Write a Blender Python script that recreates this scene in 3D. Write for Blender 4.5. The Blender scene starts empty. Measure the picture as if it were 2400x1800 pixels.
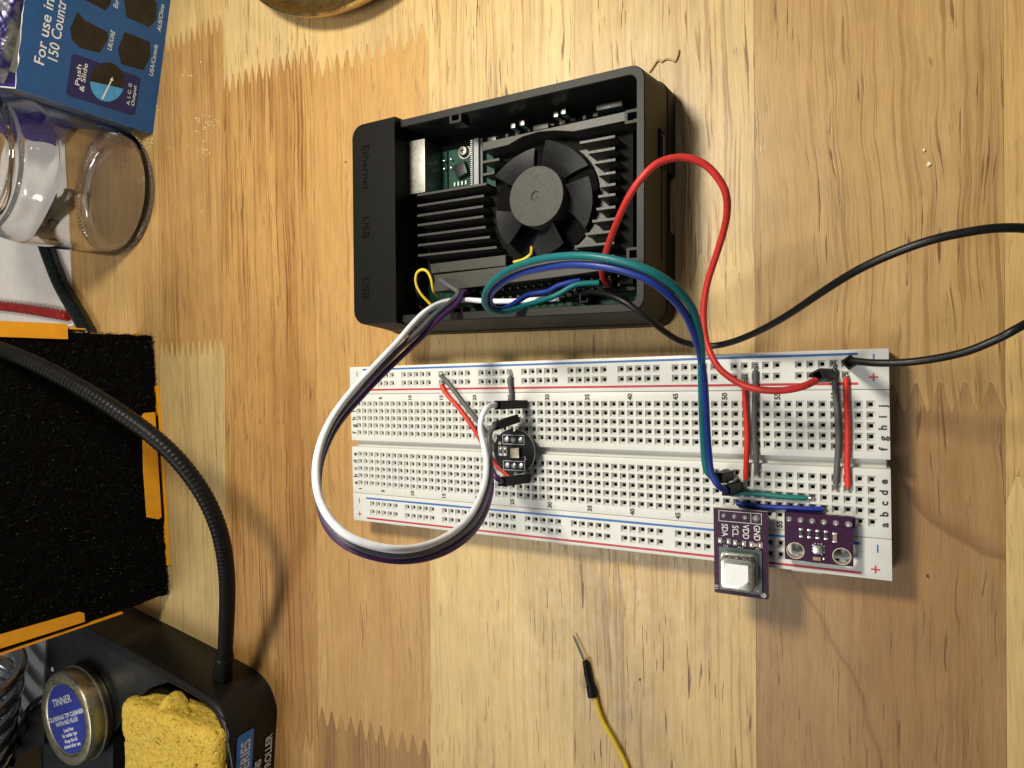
import bpy, bmesh, math, random
from mathutils import Vector, Matrix, noise
from mathutils.geometry import tessellate_polygon
random.seed(7)
sc = bpy.context.scene
col = sc.collection
sc.unit_settings.system = 'METRIC'
sc.unit_settings.scale_length = 0.01          # 1 unit = 1 cm
PI = math.pi

# ------------------------------------------------------------------ camera
CR = ((0.8815150881643392, -0.024288288498485223, -0.4715307289884451),
      (0.014276565350253664, 0.9995905189762065, -0.02479867042157499),
      (0.471939963364367, 0.015128562875974447, 0.8815008778015427))
CC = Vector((15.32163798, 3.71042767, 18.02859407))
FPX = 1480.0
cam_d = bpy.data.cameras.new("camera")
cam = bpy.data.objects.new("camera", cam_d)
col.objects.link(cam)
cam_d.sensor_width = 36
cam_d.lens = FPX / 2400 * 36
cam_d.clip_start = 0.1
cam_d.clip_end = 1000
M = Matrix.Identity(4)
for i in range(3):
    for j in range(3):
        M[j][i] = CR[i][j]
M.translation = CC
cam.matrix_world = M
sc.camera = cam

# ------------------------------------------------------------------ room light
W = bpy.data.worlds.new("World")
sc.world = W
W.use_nodes = True
bg = W.node_tree.nodes["Background"]
bg.inputs[0].default_value = (0.90, 0.95, 1.0, 1)
bg.inputs[1].default_value = 0.125


def area(name, loc, tgt, size, power, color):
    l = bpy.data.lights.new(name, 'AREA')
    l.shape = 'DISK'
    l.size = size
    l.energy = power
    l.color = color
    o = bpy.data.objects.new(name, l)
    col.objects.link(o)
    o.location = loc
    o.rotation_euler = (Vector(tgt) - Vector(loc)).to_track_quat('-Z', 'Y').to_euler()
    return o


area("desk_lamp_light", (1.5, 17.5, 26), (5, 4, 0), 5.6, 10700, (1.0, 0.93, 0.77))
area("ceiling_light", (-45, -55, 150), (0, 0, 0), 70, 112000, (1.0, 0.97, 0.90))

sc.view_settings.view_transform = 'Standard'
sc.view_settings.look = 'None'
sc.view_settings.exposure = 0.0
sc.view_settings.gamma = 1.0
sc.cycles.use_denoising = True
sc.cycles.max_bounces = 14
sc.cycles.transmission_bounces = 12
sc.cycles.blur_glossy = 0.8
sc.cycles.sample_clamp_indirect = 0.0


# ------------------------------------------------------------------ pixel of the 2400x1800 photo + height -> point in the place
def at(u, v, z):
    d = Vector([CR[0][k] * (u - 1200) / FPX - CR[1][k] * (v - 900) / FPX - CR[2][k] for k in range(3)])
    t = (z - CC.z) / d.z
    return CC + d * t


def on_plane(u, v, p0, n):
    d = Vector([CR[0][k] * (u - 1200) / FPX - CR[1][k] * (v - 900) / FPX - CR[2][k] for k in range(3)])
    t = (Vector(p0) - CC).dot(Vector(n)) / d.dot(Vector(n))
    return CC + d * t


# ------------------------------------------------------------------ materials
def srgb(r, g, b):
    f = lambda c: (c / 255 / 12.92) if c / 255 <= 0.04045 else ((c / 255 + 0.055) / 1.055) ** 2.4
    return (f(r), f(g), f(b), 1)


class NT:
    def __init__(s, name):
        s.m = bpy.data.materials.new(name)
        s.m.use_nodes = True
        s.t = s.m.node_tree
        s.b = s.t.nodes["Principled BSDF"]

    def n(s, typ, **kw):
        x = s.t.nodes.new(typ)
        for k, v in kw.items():
            if k.startswith('i_'):
                x.inputs[k[2:].replace('_', ' ')].default_value = v
            else:
                setattr(x, k, v)
        return x

    def l(s, a, b):
        s.t.links.new(a, b)

    def coords(s, scale, loc=(0, 0, 0), src='Object', rot=(0, 0, 0)):
        tc = s.n('ShaderNodeTexCoord')
        mp = s.n('ShaderNodeMapping')
        mp.inputs['Scale'].default_value = scale
        mp.inputs['Location'].default_value = loc
        mp.inputs['Rotation'].default_value = rot
        s.l(tc.outputs[src], mp.inputs[0])
        return mp.outputs[0]

    def noise(s, vec, scale=1, detail=3, rough=0.5, dist=0.0):
        x = s.n('ShaderNodeTexNoise')
        x.inputs['Scale'].default_value = scale
        x.inputs['Detail'].default_value = detail
        x.inputs['Roughness'].default_value = rough
        x.inputs['Distortion'].default_value = dist
        s.l(vec, x.inputs['Vector'])
        return x.outputs['Fac']

    def ramp(s, fac, stops):
        x = s.n('ShaderNodeValToRGB')
        e = x.color_ramp.elements
        while len(e) < len(stops):
            e.new(0.5)
        for i, (p, c) in enumerate(stops):
            e[i].position = p
            e[i].color = c if len(c) == 4 else (*c, 1)
        s.l(fac, x.inputs[0])
        return x.outputs[0]

    def mix(s, fac, a, b, mode='MIX'):
        x = s.n('ShaderNodeMix', data_type='RGBA', blend_type=mode)
        for sock, v in ((x.inputs[0], fac), (x.inputs[6], a), (x.inputs[7], b)):
            if hasattr(v, 'is_linked') or isinstance(v, bpy.types.NodeSocket):
                s.l(v, sock)
            else:
                sock.default_value = v
        return x.outputs[2]

    def bump(s, h, strength=0.3, dist=0.02):
        x = s.n('ShaderNodeBump')
        x.inputs['Strength'].default_value = strength
        x.inputs['Distance'].default_value = dist
        s.l(h, x.inputs['Height'])
        s.l(x.outputs[0], s.b.inputs['Normal'])


def G(v):
    return (v, v, v, 1)


def mat(name, c, rough=0.5, metal=0.0, var=0.12, vscale=3.0, bump=0.0, bscale=60, rvar=0.1, spec=0.5, bdist=0.01, sub=0.0, coat=0.0):
    """procedural base: colour drifts a little, gloss drifts a little, optional fine relief"""
    t = NT(name)
    v = t.coords((1, 1, 1))
    n1 = t.noise(v, vscale, 4, 0.6)
    c = tuple(c)[:3]
    lo = tuple(x * (1 - var) for x in c)
    hi = tuple(min(1, x * (1 + var)) for x in c)
    t.l(t.ramp(n1, [(0.3, lo), (0.7, hi)]), t.b.inputs['Base Color'])
    n2 = t.noise(v, vscale * 4, 5, 0.7)
    t.l(t.ramp(n2, [(0.3, G(max(0.03, rough - rvar))), (0.7, G(min(1, rough + rvar)))]), t.b.inputs['Roughness'])
    t.b.inputs['Metallic'].default_value = metal
    t.b.inputs['Specular IOR Level'].default_value = spec
    if coat:
        t.b.inputs['Coat Weight'].default_value = coat
    if sub:
        t.b.inputs['Subsurface Weight'].default_value = sub
        t.b.inputs['Subsurface Scale'].default_value = 0.1
    if bump:
        t.bump(t.noise(v, bscale, 3, 0.6), bump, bdist)
    return t.m


def wood(name, a, b, dark, seed, streak=0.5, pores=0.5, fig=1.0, tilt=0.0, knot=None, fine=1.0, wav=0.9, psz=1.0):
    """one stave: a = light tone, b = mid tone, dark = pore colour; grain runs along Y"""
    t = NT(name)
    rot = (0, 0, tilt)
    off = (seed * 7.31, seed * 3.77, seed * 1.3)
    tc0 = t.n('ShaderNodeTexCoord')
    wn = t.noise(t.coords((0.30, 0.16, 1), off), 1.0, 3, 0.55)
    wn2 = t.noise(t.coords((1.6, 0.55, 1), off), 1.0, 2, 0.5)
    ws = t.n('ShaderNodeMath', operation='MULTIPLY_ADD')
    t.l(wn, ws.inputs[0]); ws.inputs[1].default_value = wav; ws.inputs[2].default_value = -wav / 2
    ws2 = t.n('ShaderNodeMath', operation='MULTIPLY_ADD')
    t.l(wn2, ws2.inputs[0]); ws2.inputs[1].default_value = wav * 0.14; t.l(ws.outputs[0], ws2.inputs[2])
    cx = t.n('ShaderNodeCombineXYZ')
    t.l(ws2.outputs[0], cx.inputs[0])
    av = t.n('ShaderNodeVectorMath', operation='ADD')
    t.l(tc0.outputs['Object'], av.inputs[0]); t.l(cx.outputs[0], av.inputs[1])

    def wc(scale, loc=off):
        mp = t.n('ShaderNodeMapping')
        mp.inputs['Scale'].default_value = scale
        mp.inputs['Location'].default_value = loc
        mp.inputs['Rotation'].default_value = rot
        t.l(av.outputs[0], mp.inputs[0])
        return mp.outputs[0]
    big = t.noise(wc((0.55 * fig, 0.035 * fig, 1)), 1.0, 4, 0.55, 0.5)
    band = t.noise(wc((4.2 * fig, 0.12, 1)), 1.0, 4, 0.62, 0.25)
    lines = t.noise(wc((10, 0.13, 1)), 1.0, 3, 0.6, 0.12)
    c = t.ramp(big, [(0.33, a), (0.66, b)])
    mid = tuple(0.55 * b[i] + 0.45 * dark[i] for i in range(3))
    m1 = t.ramp(band, [(0.48, G(0)), (0.62, G(streak * .65))])
    c = t.mix(m1, c, (*mid, 1))
    patch = t.noise(t.coords((0.5, 0.12, 1), off), 1.0, 2, 0.5)
    m2 = t.ramp(lines, [(0.55, G(0)), (0.59, G(min(1, 1.3 * streak * fine)))])
    mp_ = t.n('ShaderNodeMath', operation='MULTIPLY')
    t.l(m2, mp_.inputs[0]); t.l(t.ramp(patch, [(0.36, G(0.15)), (0.60, G(1))]), mp_.inputs[1])
    c = t.mix(mp_.outputs[0], c, (*[0.2 * b[i] + 0.8 * dark[i] for i in range(3)], 1))
    # pores: short dark strokes, grouped
    p = t.noise(wc((13 / psz, 0.62 / psz, 1), (off[1], off[0], 0)), 1.0, 3, 0.55, 0.4)
    grp = t.noise(t.coords((1.1, 0.22, 1), (off[1], off[2], 0)), 1.0, 2, 0.5)
    pm = t.ramp(p, [(0.61, G(0)), (0.65, G(1))])
    gm = t.ramp(grp, [(0.36, G(0.15)), (0.58, G(1))])
    mm = t.n('ShaderNodeMath', operation='MULTIPLY')
    t.l(pm, mm.inputs[0])
    t.l(gm, mm.inputs[1])
    m3 = t.n('ShaderNodeMath', operation='MULTIPLY')
    t.l(mm.outputs[0], m3.inputs[0])
    m3.inputs[1].default_value = min(1.0, pores * 1.15)
    c = t.mix(m3.outputs[0], c, (*dark[:3], 1))
    # fine fibre
    fib = t.noise(wc((26, 0.9, 1)), 1.0, 3, 0.7)
    c = t.mix(1.0, c, t.ramp(fib, [(0.30, G(0.80)), (0.62, G(1.0))]), 'MULTIPLY')
    mot = t.noise(t.coords((1.4, 0.7, 1), off), 1.0, 4, 0.65)
    c = t.mix(1.0, c, t.ramp(mot, [(0.3, G(0.86)), (0.7, G(1.0))]), 'MULTIPLY')
    if knot:                                   # curved growth line: rings of a wave round a far centre
        tc = t.coords((1, 1, 1))
        nz = t.n('ShaderNodeTexNoise')
        nz.inputs['Scale'].default_value = 0.7
        t.l(tc, nz.inputs['Vector'])
        sc_ = t.n('ShaderNodeVectorMath', operation='MULTIPLY_ADD')
        sc_.inputs[1].default_value = (0.5, 0.5, 0)
        t.l(nz.outputs['Color'], sc_.inputs[0]); t.l(tc, sc_.inputs[2])
        for (kx, ky, kr, soft, amt) in knot:
            g = t.n('ShaderNodeVectorMath', operation='DISTANCE')
            t.l(sc_.outputs[0], g.inputs[0])
            g.inputs[1].default_value = (kx + .25, ky + .25, 0)
            dv = t.n('ShaderNodeMath', operation='DIVIDE')
            t.l(g.outputs['Value'], dv.inputs[0]); dv.inputs[1].default_value = 20.0
            q = kr / 20
            ring = t.ramp(dv.outputs[0], [(0.0, G(0)), (max(.001, q - soft), G(0)), (q - .0012, G(amt)), (q + .0035, G(0.0))])
            c = t.mix(ring, c, (*dark[:3], 1))
    c = t.mix(1.0, c, (0.97, 0.925, 0.82, 1), 'MULTIPLY')
    t.l(c, t.b.inputs['Base Color'])
    rr = t.noise(t.coords((1.2, 0.8, 1), off), 2.0, 5, 0.7)
    t.l(t.ramp(rr, [(0.3, G(0.33)), (0.7, G(0.50))]), t.b.inputs['Roughness'])
    t.b.inputs['Specular IOR Level'].default_value = 0.52
    bm = t.n('ShaderNodeMath', operation='SUBTRACT')
    bm.inputs[0].default_value = 1.0
    t.l(mm.outputs[0], bm.inputs[1])
    ad = t.n('ShaderNodeMath', operation='MULTIPLY_ADD')
    t.l(fib, ad.inputs[0])
    ad.inputs[1].default_value = 0.35
    t.l(bm.outputs[0], ad.inputs[2])
    t.bump(ad.outputs[0], 0.28, 0.012)
    return t.m


MT = {}
MT['white_abs'] = mat('breadboard_plastic', (0.64, 0.64, 0.61), 0.42, var=0.035, vscale=0.8, bump=0.08, bscale=25, sub=0.0)
MT['yellowed'] = mat('pcb_edge_fibre', (0.62, 0.55, 0.33), 0.6)
MT['foam_tape'] = mat('foam_tape', (0.62, 0.62, 0.60), 0.9)
MT['contact'] = mat('contact_dark', (0.055, 0.046, 0.034), 0.55, 0.3, var=0.5, vscale=9)
MT['print_blue'] = mat('print_blue', (0.03, 0.13, 0.42), 0.5, var=0.2, vscale=6)
MT['print_red'] = mat('print_red', (0.46, 0.022, 0.035), 0.5, var=0.2, vscale=6)
MT['print_black'] = mat('print_black', (0.03, 0.03, 0.028), 0.6, var=0.4, vscale=30)
MT['case'] = mat('case_black_plastic', (0.0045, 0.0042, 0.0034), 0.52, var=0.12, vscale=4, bump=0.12, bscale=90, bdist=0.002, spec=0.13, rvar=.05)
MT['case_rim'] = mat('case_rim_plastic', (0.011, 0.011, 0.0095), 0.50, var=0.2, vscale=5, bump=0.15, bscale=70, bdist=0.002, spec=0.25, rvar=.05)
MT['cavity'] = mat('cavity_black', (0.002, 0.002, 0.002), 0.7, spec=0.05)
MT['alu_black'] = mat('black_anodised', (0.033, 0.0315, 0.026), 0.45, 0.0, var=0.2, vscale=8, bump=0.3, bscale=50, bdist=0.003, spec=0.35)
MT['floor_shaded'] = mat('heatsink_floor', (0.005, 0.005, 0.0045), 0.7, 0.0, spec=0.08)  # darkened copy of the fin metal, shade between the fins put into the colour
MT['fan'] = mat('fan_plastic', (0.012, 0.012, 0.013), 0.42, var=0.15, bump=0.15, bscale=60, bdist=0.002, spec=0.28)
MT['hub'] = mat('fan_hub_sticker', (0.036, 0.035, 0.029), 0.55, 0.0, var=0.25, vscale=9, bump=0.6, bscale=35, bdist=0.004, spec=0.3)
MT['pcb_green'] = mat('pcb_green', (0.006, 0.045, 0.030), 0.45, var=0.3, vscale=6, spec=0.2)
MT['pcb_purple'] = mat('pcb_purple', (0.034, 0.007, 0.033), 0.36, var=0.25, vscale=5, bump=0.12, bscale=12, spec=0.16)
MT['pcb_black'] = mat('pcb_black', (0.005, 0.006, 0.010), 0.34, var=0.2, vscale=6, spec=0.16)
MT['pcb_dark_green'] = mat('sensor_substrate', (0.045, 0.07, 0.065), 0.35)
MT['silk'] = mat('silkscreen_white', (0.62, 0.62, 0.60), 0.6, var=0.15, vscale=25)
MT['solder'] = mat('solder', (0.66, 0.66, 0.66), 0.26, 0.7, var=0.2, vscale=20, bump=0.4, bscale=14, bdist=0.01)
MT['port_metal'] = mat('port_metal', (0.22, 0.215, 0.195), 0.42, 1.0, var=0.1)
MT['steel'] = mat('steel_can', (0.42, 0.41, 0.37), 0.30, 1.0, var=0.12, vscale=4, rvar=.06)
MT['tin_pin'] = mat('tinned_pin', (0.45, 0.45, 0.43), 0.3, 1.0)
MT['sticker'] = mat('white_sticker', (0.80, 0.80, 0.80), 0.55, var=0.05, vscale=5, bump=0.1, bscale=9)
MT['housing'] = mat('connector_black', (0.009, 0.009, 0.009), 0.45, var=0.2, vscale=8, bump=0.1, bscale=50, bdist=0.002, spec=0.12)
MT['gold'] = mat('gold_ring', (0.50, 0.44, 0.30), 0.45, 0.2)
MT['chip'] = mat('component_body', (0.03, 0.03, 0.03), 0.4)
MT['cap_tan'] = mat('capacitor_tan', (0.30, 0.22, 0.14), 0.45)
for k, c in dict(white=(0.80, 0.81, 0.86), grey=(0.085, 0.087, 0.10), lgrey=(0.30, 0.30, 0.32), purple=(0.065, 0.018, 0.095), teal=(0.006, 0.125, 0.14), blue=(0.012, 0.032, 0.215),
                 red=(0.50, 0.030, 0.026), black=(0.004, 0.004, 0.0045), yellow=(0.72, 0.50, 0.04), bgrey=(0.095, 0.098, 0.095),
                 sred=(0.62, 0.035, 0.02), steal=(0.008, 0.15, 0.13), sblue=(0.015, 0.03, 0.27), fred=(0.40, 0.05, 0.04)).items():
    MT['w_' + k] = mat('insulation_' + k, c, 0.42, var=0.10, vscale=3, bump=0.12, bscale=14, bdist=0.006, spec=0.35)
MT['orange'] = mat('orange_sheet', (0.82, 0.36, 0.015), 0.45, var=0.08, vscale=2, bump=0.12, bscale=40)
MT['foam'] = mat('black_foam', (0.0028, 0.0028, 0.0028), 0.9, var=0.7, vscale=8, bump=1.0, bscale=9, bdist=0.08, spec=0.05)
MT['fibre'] = mat('foam_fibre', (0.010, 0.010, 0.010), 0.5, var=0.5, spec=0.3)
MT['station'] = mat('station_black', (0.007, 0.006, 0.005), 0.34, var=0.2, vscale=2, bump=0.08, bscale=45, bdist=0.002, spec=0.35)
MT['station_top'] = mat('station_panel', (0.010, 0.011, 0.014), 0.42, var=0.3, vscale=2, spec=0.3)
MT['goose'] = mat('gooseneck_metal', (0.008, 0.0078, 0.0075), 0.42, 0.0, var=0.2, spec=0.15)
MT['brass'] = mat('brass_tin', (0.38, 0.345, 0.235), 0.36, 1.0, var=0.12, vscale=1.5, bump=0.05, bscale=20)
MT['brass_dish'] = mat('brass_dish', (0.62, 0.40, 0.13), 0.33, 1.0, var=0.2, vscale=0.9)
MT['label_blue'] = mat('label_blue', (0.020, 0.035, 0.30), 0.35, var=0.15, vscale=2)
MT['bright_blue'] = mat('label_bright_blue', (0.02, 0.20, 0.66), 0.4)
MT['print_white'] = mat('print_white', (0.72, 0.74, 0.76), 0.5, var=0.08, vscale=12)
MT['coil'] = mat('chrome_wire', (0.33, 0.34, 0.36), 0.25, 1.0)
MT['plate'] = mat('grey_plate', (0.30, 0.31, 0.32), 0.5, 0.2, var=0.1)
MT['box_blue'] = mat('box_blue_card', (0.012, 0.085, 0.26), 0.42, var=0.08, vscale=1.2, bump=0.08, bscale=6)
MT['box_inner'] = mat('box_card_white', (0.70, 0.68, 0.62), 0.8)
MT['navy'] = mat('print_navy', (0.010, 0.018, 0.10), 0.42)
MT['photo_black'] = mat('print_dark_photo', (0.012, 0.010, 0.009), 0.4, var=0.6, vscale=2.5)
MT['sky_blue'] = mat('print_sky_blue', (0.06, 0.33, 0.66), 0.42)
MT['paper'] = mat('rough_paper', (0.72, 0.68, 0.64), 0.9, var=0.05, vscale=2, bump=0.5, bscale=5, bdist=0.02)
MT['cable'] = mat('thick_cable', (0.007, 0.010, 0.009), 0.28, var=0.2, spec=0.4)
MT['violet'] = mat('violet_film', (0.03, 0.02, 0.30), 0.3)
MT['shaving'] = mat('pale_shaving', (0.76, 0.64, 0.42), 0.6)
MT['scratch'] = mat('scratch_brown', (0.46, 0.31, 0.15), 0.6)
MT['dirt'] = mat('dark_speck', (0.03, 0.02, 0.015), 0.7)
MT['glue'] = mat('glue_line', (0.22, 0.13, 0.06), 0.7)


def m_glass():
    t = NT('jar_glass')
    t.b.inputs['Base Color'].default_value = (1.0, 1.0, 1.0, 1)
    t.b.inputs['Roughness'].default_value = 0.0
    t.b.inputs['IOR'].default_value = 1.47
    t.b.inputs['Transmission Weight'].default_value = 1.0
    t.bump(t.noise(t.coords((1, 1, 0.35)), 0.6, 2, 0.5), 0.08, 0.10)
    return t.m


def m_sponge():
    t = NT('cellulose_sponge')
    v = t.coords((1, 1, 1))
    vo = t.n('ShaderNodeTexVoronoi')
    vo.inputs['Scale'].default_value = 4.5
    t.l(v, vo.inputs['Vector'])
    n = t.noise(v, 7, 5, 0.7)
    c = t.ramp(n, [(0.3, (0.55, 0.31, 0.018)), (0.52, (0.78, 0.53, 0.065)), (0.75, (0.86, 0.67, 0.17))])
    big = t.noise(v, 1.1, 3, 0.6)
    c = t.mix(t.ramp(big, [(0.6, G(0)), (0.75, G(0.6))]), c, (0.33, 0.22, 0.07, 1))
    t.l(c, t.b.inputs['Base Color'])
    t.b.inputs['Roughness'].default_value = 0.75
    t.b.inputs['Subsurface Weight'].default_value = 0.15
    t.b.inputs['Subsurface Scale'].default_value = 0.15
    hm = t.n('ShaderNodeMath', operation='ADD')
    t.l(t.ramp(vo.outputs['Distance'], [(0.05, G(0)), (0.35, G(1))]), hm.inputs[0])
    t.l(n, hm.inputs[1])
    t.bump(hm.outputs[0], 0.9, 0.08)
    return t.m


def m_braid():
    t = NT('red_braid')
    v = t.coords((1, 1, 1))
    n = t.noise(v, 2, 2)
    t.l(t.ramp(n, [(0.3, (0.22, 0.006, 0.005)), (0.7, (0.36, 0.02, 0.014))]), t.b.inputs['Base Color'])
    t.b.inputs['Roughness'].default_value = 0.4
    t.bump(t.noise(v, 40, 2), 0.4, 0.01)
    return t.m


def m_foil():
    t = NT('silver_violet_foil')
    v = t.coords((1, 1, 1), rot=(0, 0, 0.5))
    n = t.noise(v, 0.55, 3, 0.5, 1.0)
    t.l(t.ramp(n, [(0.38, (0.50, 0.48, 0.52)), (0.50, (0.05, 0.035, 0.25)), (0.62, (0.45, 0.45, 0.42)), (0.75, (0.03, 0.02, 0.12))]), t.b.inputs['Base Color'])
    t.b.inputs['Metallic'].default_value = 0.85
    t.b.inputs['Roughness'].default_value = 0.25
    t.bump(t.noise(v, 1.1, 2, 0.5, 0.6), 0.6, 0.3)
    return t.m


def m_box_side():
    t = NT('box_printed_side')
    v = t.coords((1, 1, 1))
    n = t.noise(v, 0.9, 4, 0.6, 0.6)
    t.l(t.ramp(n, [(0.36, (0.010, 0.05, 0.17)), (0.46, (0.012, 0.075, 0.24)), (0.54, (0.10, 0.14, 0.20)), (0.60, (0.05, 0.025, 0.03)), (0.68, (0.05, 0.11, 0.12))]), t.b.inputs['Base Color'])
    t.b.inputs['Roughness'].default_value = 0.4
    return t.m


MT['glass'] = m_glass()
MT['sponge'] = m_sponge()
MT['braid'] = m_braid()
MT['foil'] = m_foil()
MT['box_side'] = m_box_side()


# ------------------------------------------------------------------ scene-graph helpers
def link(name, me, parent=None):
    o = bpy.data.objects.new(name, me)
    col.objects.link(o)
    if parent is not None:
        o.parent = parent
    return o


def tag(o, label=None, cat=None, group=None, kind=None):
    if label: o['label'] = label
    if cat: o['category'] = cat
    if group: o['group'] = group
    if kind: o['kind'] = kind
    return o


def thing(name, label, cat, loc=(0, 0, 0), rz=0.0, group=None):
    o = bpy.data.objects.new(name, None)
    o.empty_display_size = 0.3
    col.objects.link(o)
    o.location = loc
    o.rotation_euler = (0, 0, rz)
    return tag(o, label, cat, group)


class MB:
    """collects shapes, then links them as one mesh object; origin at org (world), vertices given relative to frame"""

    def __init__(s):
        s.bm = bmesh.new()
        s.mi = 0

    def face(s, vs, smooth=False):
        try:
            f = s.bm.faces.new(vs)
            f.material_index = s.mi
            f.smooth = smooth
            return f
        except ValueError:
            return None

    def box(s, c, d, rz=0.0, mtx=None, taper=1.0):
        vs = []
        R = Matrix.Rotation(rz, 3, 'Z')
        for z in (-.5, .5):
            k = taper if z > 0 else 1.0
            for x, y in ((-.5, -.5), (.5, -.5), (.5, .5), (-.5, .5)):
                p = R @ Vector((x * d[0] * k, y * d[1] * k, z * d[2])) + Vector(c)
                if mtx is not None:
                    p = mtx @ p
                vs.append(s.bm.verts.new(p))
        for q in ((0, 3, 2, 1), (4, 5, 6, 7), (0, 1, 5, 4), (1, 2, 6, 5), (2, 3, 7, 6), (3, 0, 4, 7)):
            s.face([vs[i] for i in q])
        return s

    def prism(s, pts, z0, z1, mtx=None, smooth_side=False, cap0=True):
        n = len(pts)
        T = (lambda p: mtx @ Vector(p)) if mtx is not None else (lambda p: Vector(p))
        lo = [s.bm.verts.new(T((p[0], p[1], z0))) for p in pts]
        hi = [s.bm.verts.new(T((p[0], p[1], z1))) for p in pts]
        s.face(hi)
        if cap0:
            s.face(lo[::-1])
        for i in range(n):
            s.face([lo[i], lo[(i + 1) % n], hi[(i + 1) % n], hi[i]], smooth_side)
        return s

    def loft(s, loops, cap0=True, cap1=True, smooth=False, close=True):
        rings = [[s.bm.verts.new(Vector(p)) for p in lp] for lp in loops]
        n = len(rings[0])
        for a, b in zip(rings, rings[1:]):
            for i in range(n if close else n - 1):
                s.face([a[i], a[(i + 1) % n], b[(i + 1) % n], b[i]], smooth)
        if cap0: s.face(rings[0][::-1])
        if cap1: s.face(rings[-1])
        return s

    def tube(s, pts, r, seg=12, caps=True, rfun=None):
        pts = [Vector(p) for p in pts]
        n = len(pts)
        tan = [(pts[min(i + 1, n - 1)] - pts[max(i - 1, 0)]).normalized() for i in range(n)]
        up = Vector((0, 0, 1)) if abs(tan[0].z) < 0.9 else Vector((1, 0, 0))
        nrm = (up - tan[0] * up.dot(tan[0])).normalized()
        loops = []
        for i in range(n):
            nrm = (nrm - tan[i] * nrm.dot(tan[i])).normalized()
            b = tan[i].cross(nrm)
            rr = rfun(i / (n - 1), i) if rfun else r
            loops.append([pts[i] + (nrm * math.cos(a) + b * math.sin(a)) * rr for a in [2 * PI * k / seg for k in range(seg)]])
        s.loft(loops, caps, caps, True)
        return s

    def lathe(s, prof, c=(0, 0, 0), seg=48, closed=False, mtx=None):
        loops = []
        for r, z in prof:
            lp = [Vector((c[0] + max(r, 1e-4) * math.cos(2 * PI * k / seg), c[1] + max(r, 1e-4) * math.sin(2 * PI * k / seg), c[2] + z)) for k in range(seg)]
            if mtx is not None:
                lp = [mtx @ p for p in lp]
            loops.append(lp)
        if closed:
            loops.append(loops[0])
        s.loft(loops, not closed, not closed, True)
        if closed:
            bmesh.ops.remove_doubles(s.bm, verts=s.bm.verts, dist=1e-5)
        return s

    def build(s, name, mats, parent=None, loc=None, rot=None, sharp=40, bevel=0.0, bseg=2, flip=False):
        bmesh.ops.recalc_face_normals(s.bm, faces=s.bm.faces)
        if flip:
            bmesh.ops.reverse_faces(s.bm, faces=s.bm.faces)
        if bevel:
            ed = [e for e in s.bm.edges if len(e.link_faces) == 2 and e.calc_face_angle(0) > math.radians(50)]
            bmesh.ops.bevel(s.bm, geom=ed, offset=bevel, segments=bseg, affect='EDGES', profile=0.6, clamp_overlap=True)
            for f in s.bm.faces: f.smooth = True
        me = bpy.data.meshes.new(name)
        s.bm.to_mesh(me)
        s.bm.free()
        me.set_sharp_from_angle(angle=math.radians(sharp))
        if not isinstance(mats, (list, tuple)): mats = [mats]
        for m in mats: me.materials.append(MT[m] if isinstance(m, str) else m)
        o = link(name, me, parent)
        if loc is not None: o.location = loc
        if rot is not None: o.rotation_euler = rot
        return o


def copy_tree(o, parent=None):
    c = o.copy()
    col.objects.link(c)
    if parent is not None:
        c.parent = parent
    for ch in [x for x in bpy.data.objects if x.parent == o and x is not c]:
        copy_tree(ch, c)
    return c


def spline(pts, per=10):
    P = [Vector(p) for p in pts]
    P = [P[0] * 2 - P[1]] + P + [P[-1] * 2 - P[-2]]
    out = []
    for i in range(1, len(P) - 2):
        p0, p1, p2, p3 = P[i - 1], P[i], P[i + 1], P[i + 2]
        for k in range(per):
            t = k / per
            out.append(0.5 * ((2 * p1) + (p2 - p0) * t + (2 * p0 - 5 * p1 + 4 * p2 - p3) * t * t + (3 * p1 - p0 - 3 * p2 + p3) * t ** 3))
    out.append(P[-2])
    return out


def smooth_pts(pts, it=2):
    for _ in range(it):
        q = pts[:]
        for i in range(1, len(pts) - 1):
            q[i] = pts[i] * 0.5 + (pts[i - 1] + pts[i + 1]) * 0.25
        pts = q
    return pts


def text_mesh(body, size, ext=0.0, align='CENTER', bold=0.0, shear=0.0, sx=1.0):
    cu = bpy.data.curves.new('txt', 'FONT')
    cu.body = body
    cu.size = size
    cu.align_x = align
    cu.align_y = 'CENTER'
    cu.extrude = ext
    cu.offset = bold
    cu.shear = shear
    cu.resolution_u = 3
    o = bpy.data.objects.new('txt', cu)
    col.objects.link(o)
    dg = bpy.context.evaluated_depsgraph_get()
    me = bpy.data.meshes.new_from_object(o.evaluated_get(dg))
    bpy.data.objects.remove(o)
    if sx != 1.0:
        for v in me.vertices: v.co.x *= sx
    return me


def texts(items, name, m, parent, ext=0.0):
    """items: (body, size, Matrix4, kwargs): joined flat print, one part"""
    bm = bmesh.new()
    for body, size, mtx, kw in items:
        me = text_mesh(body, size, ext, **kw)
        me.transform(mtx)
        bm.from_mesh(me)
        bpy.data.meshes.remove(me)
    me = bpy.data.meshes.new(name)
    bm.to_mesh(me)
    bm.free()
    me.materials.clear()
    me.materials.append(MT[m])
    for p in me.polygons: p.material_index = 0
    return link(name, me, parent)


def TM(x, y, z, rz=0.0):
    return Matrix.Translation((x, y, z)) @ Matrix.Rotation(rz, 4, 'Z')


def rrect(hx, hy, r, seg=6, cx=0, cy=0):
    out = []
    for qx, qy, a0 in ((1, 1, 0), (-1, 1, 90), (-1, -1, 180), (1, -1, 270)):
        for k in range(seg + 1):
            a = math.radians(a0 + 90 * k / seg)
            out.append((cx + qx * (hx - r) + r * math.cos(a), cy + qy * (hy - r) + r * math.sin(a)))
    return out


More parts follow.
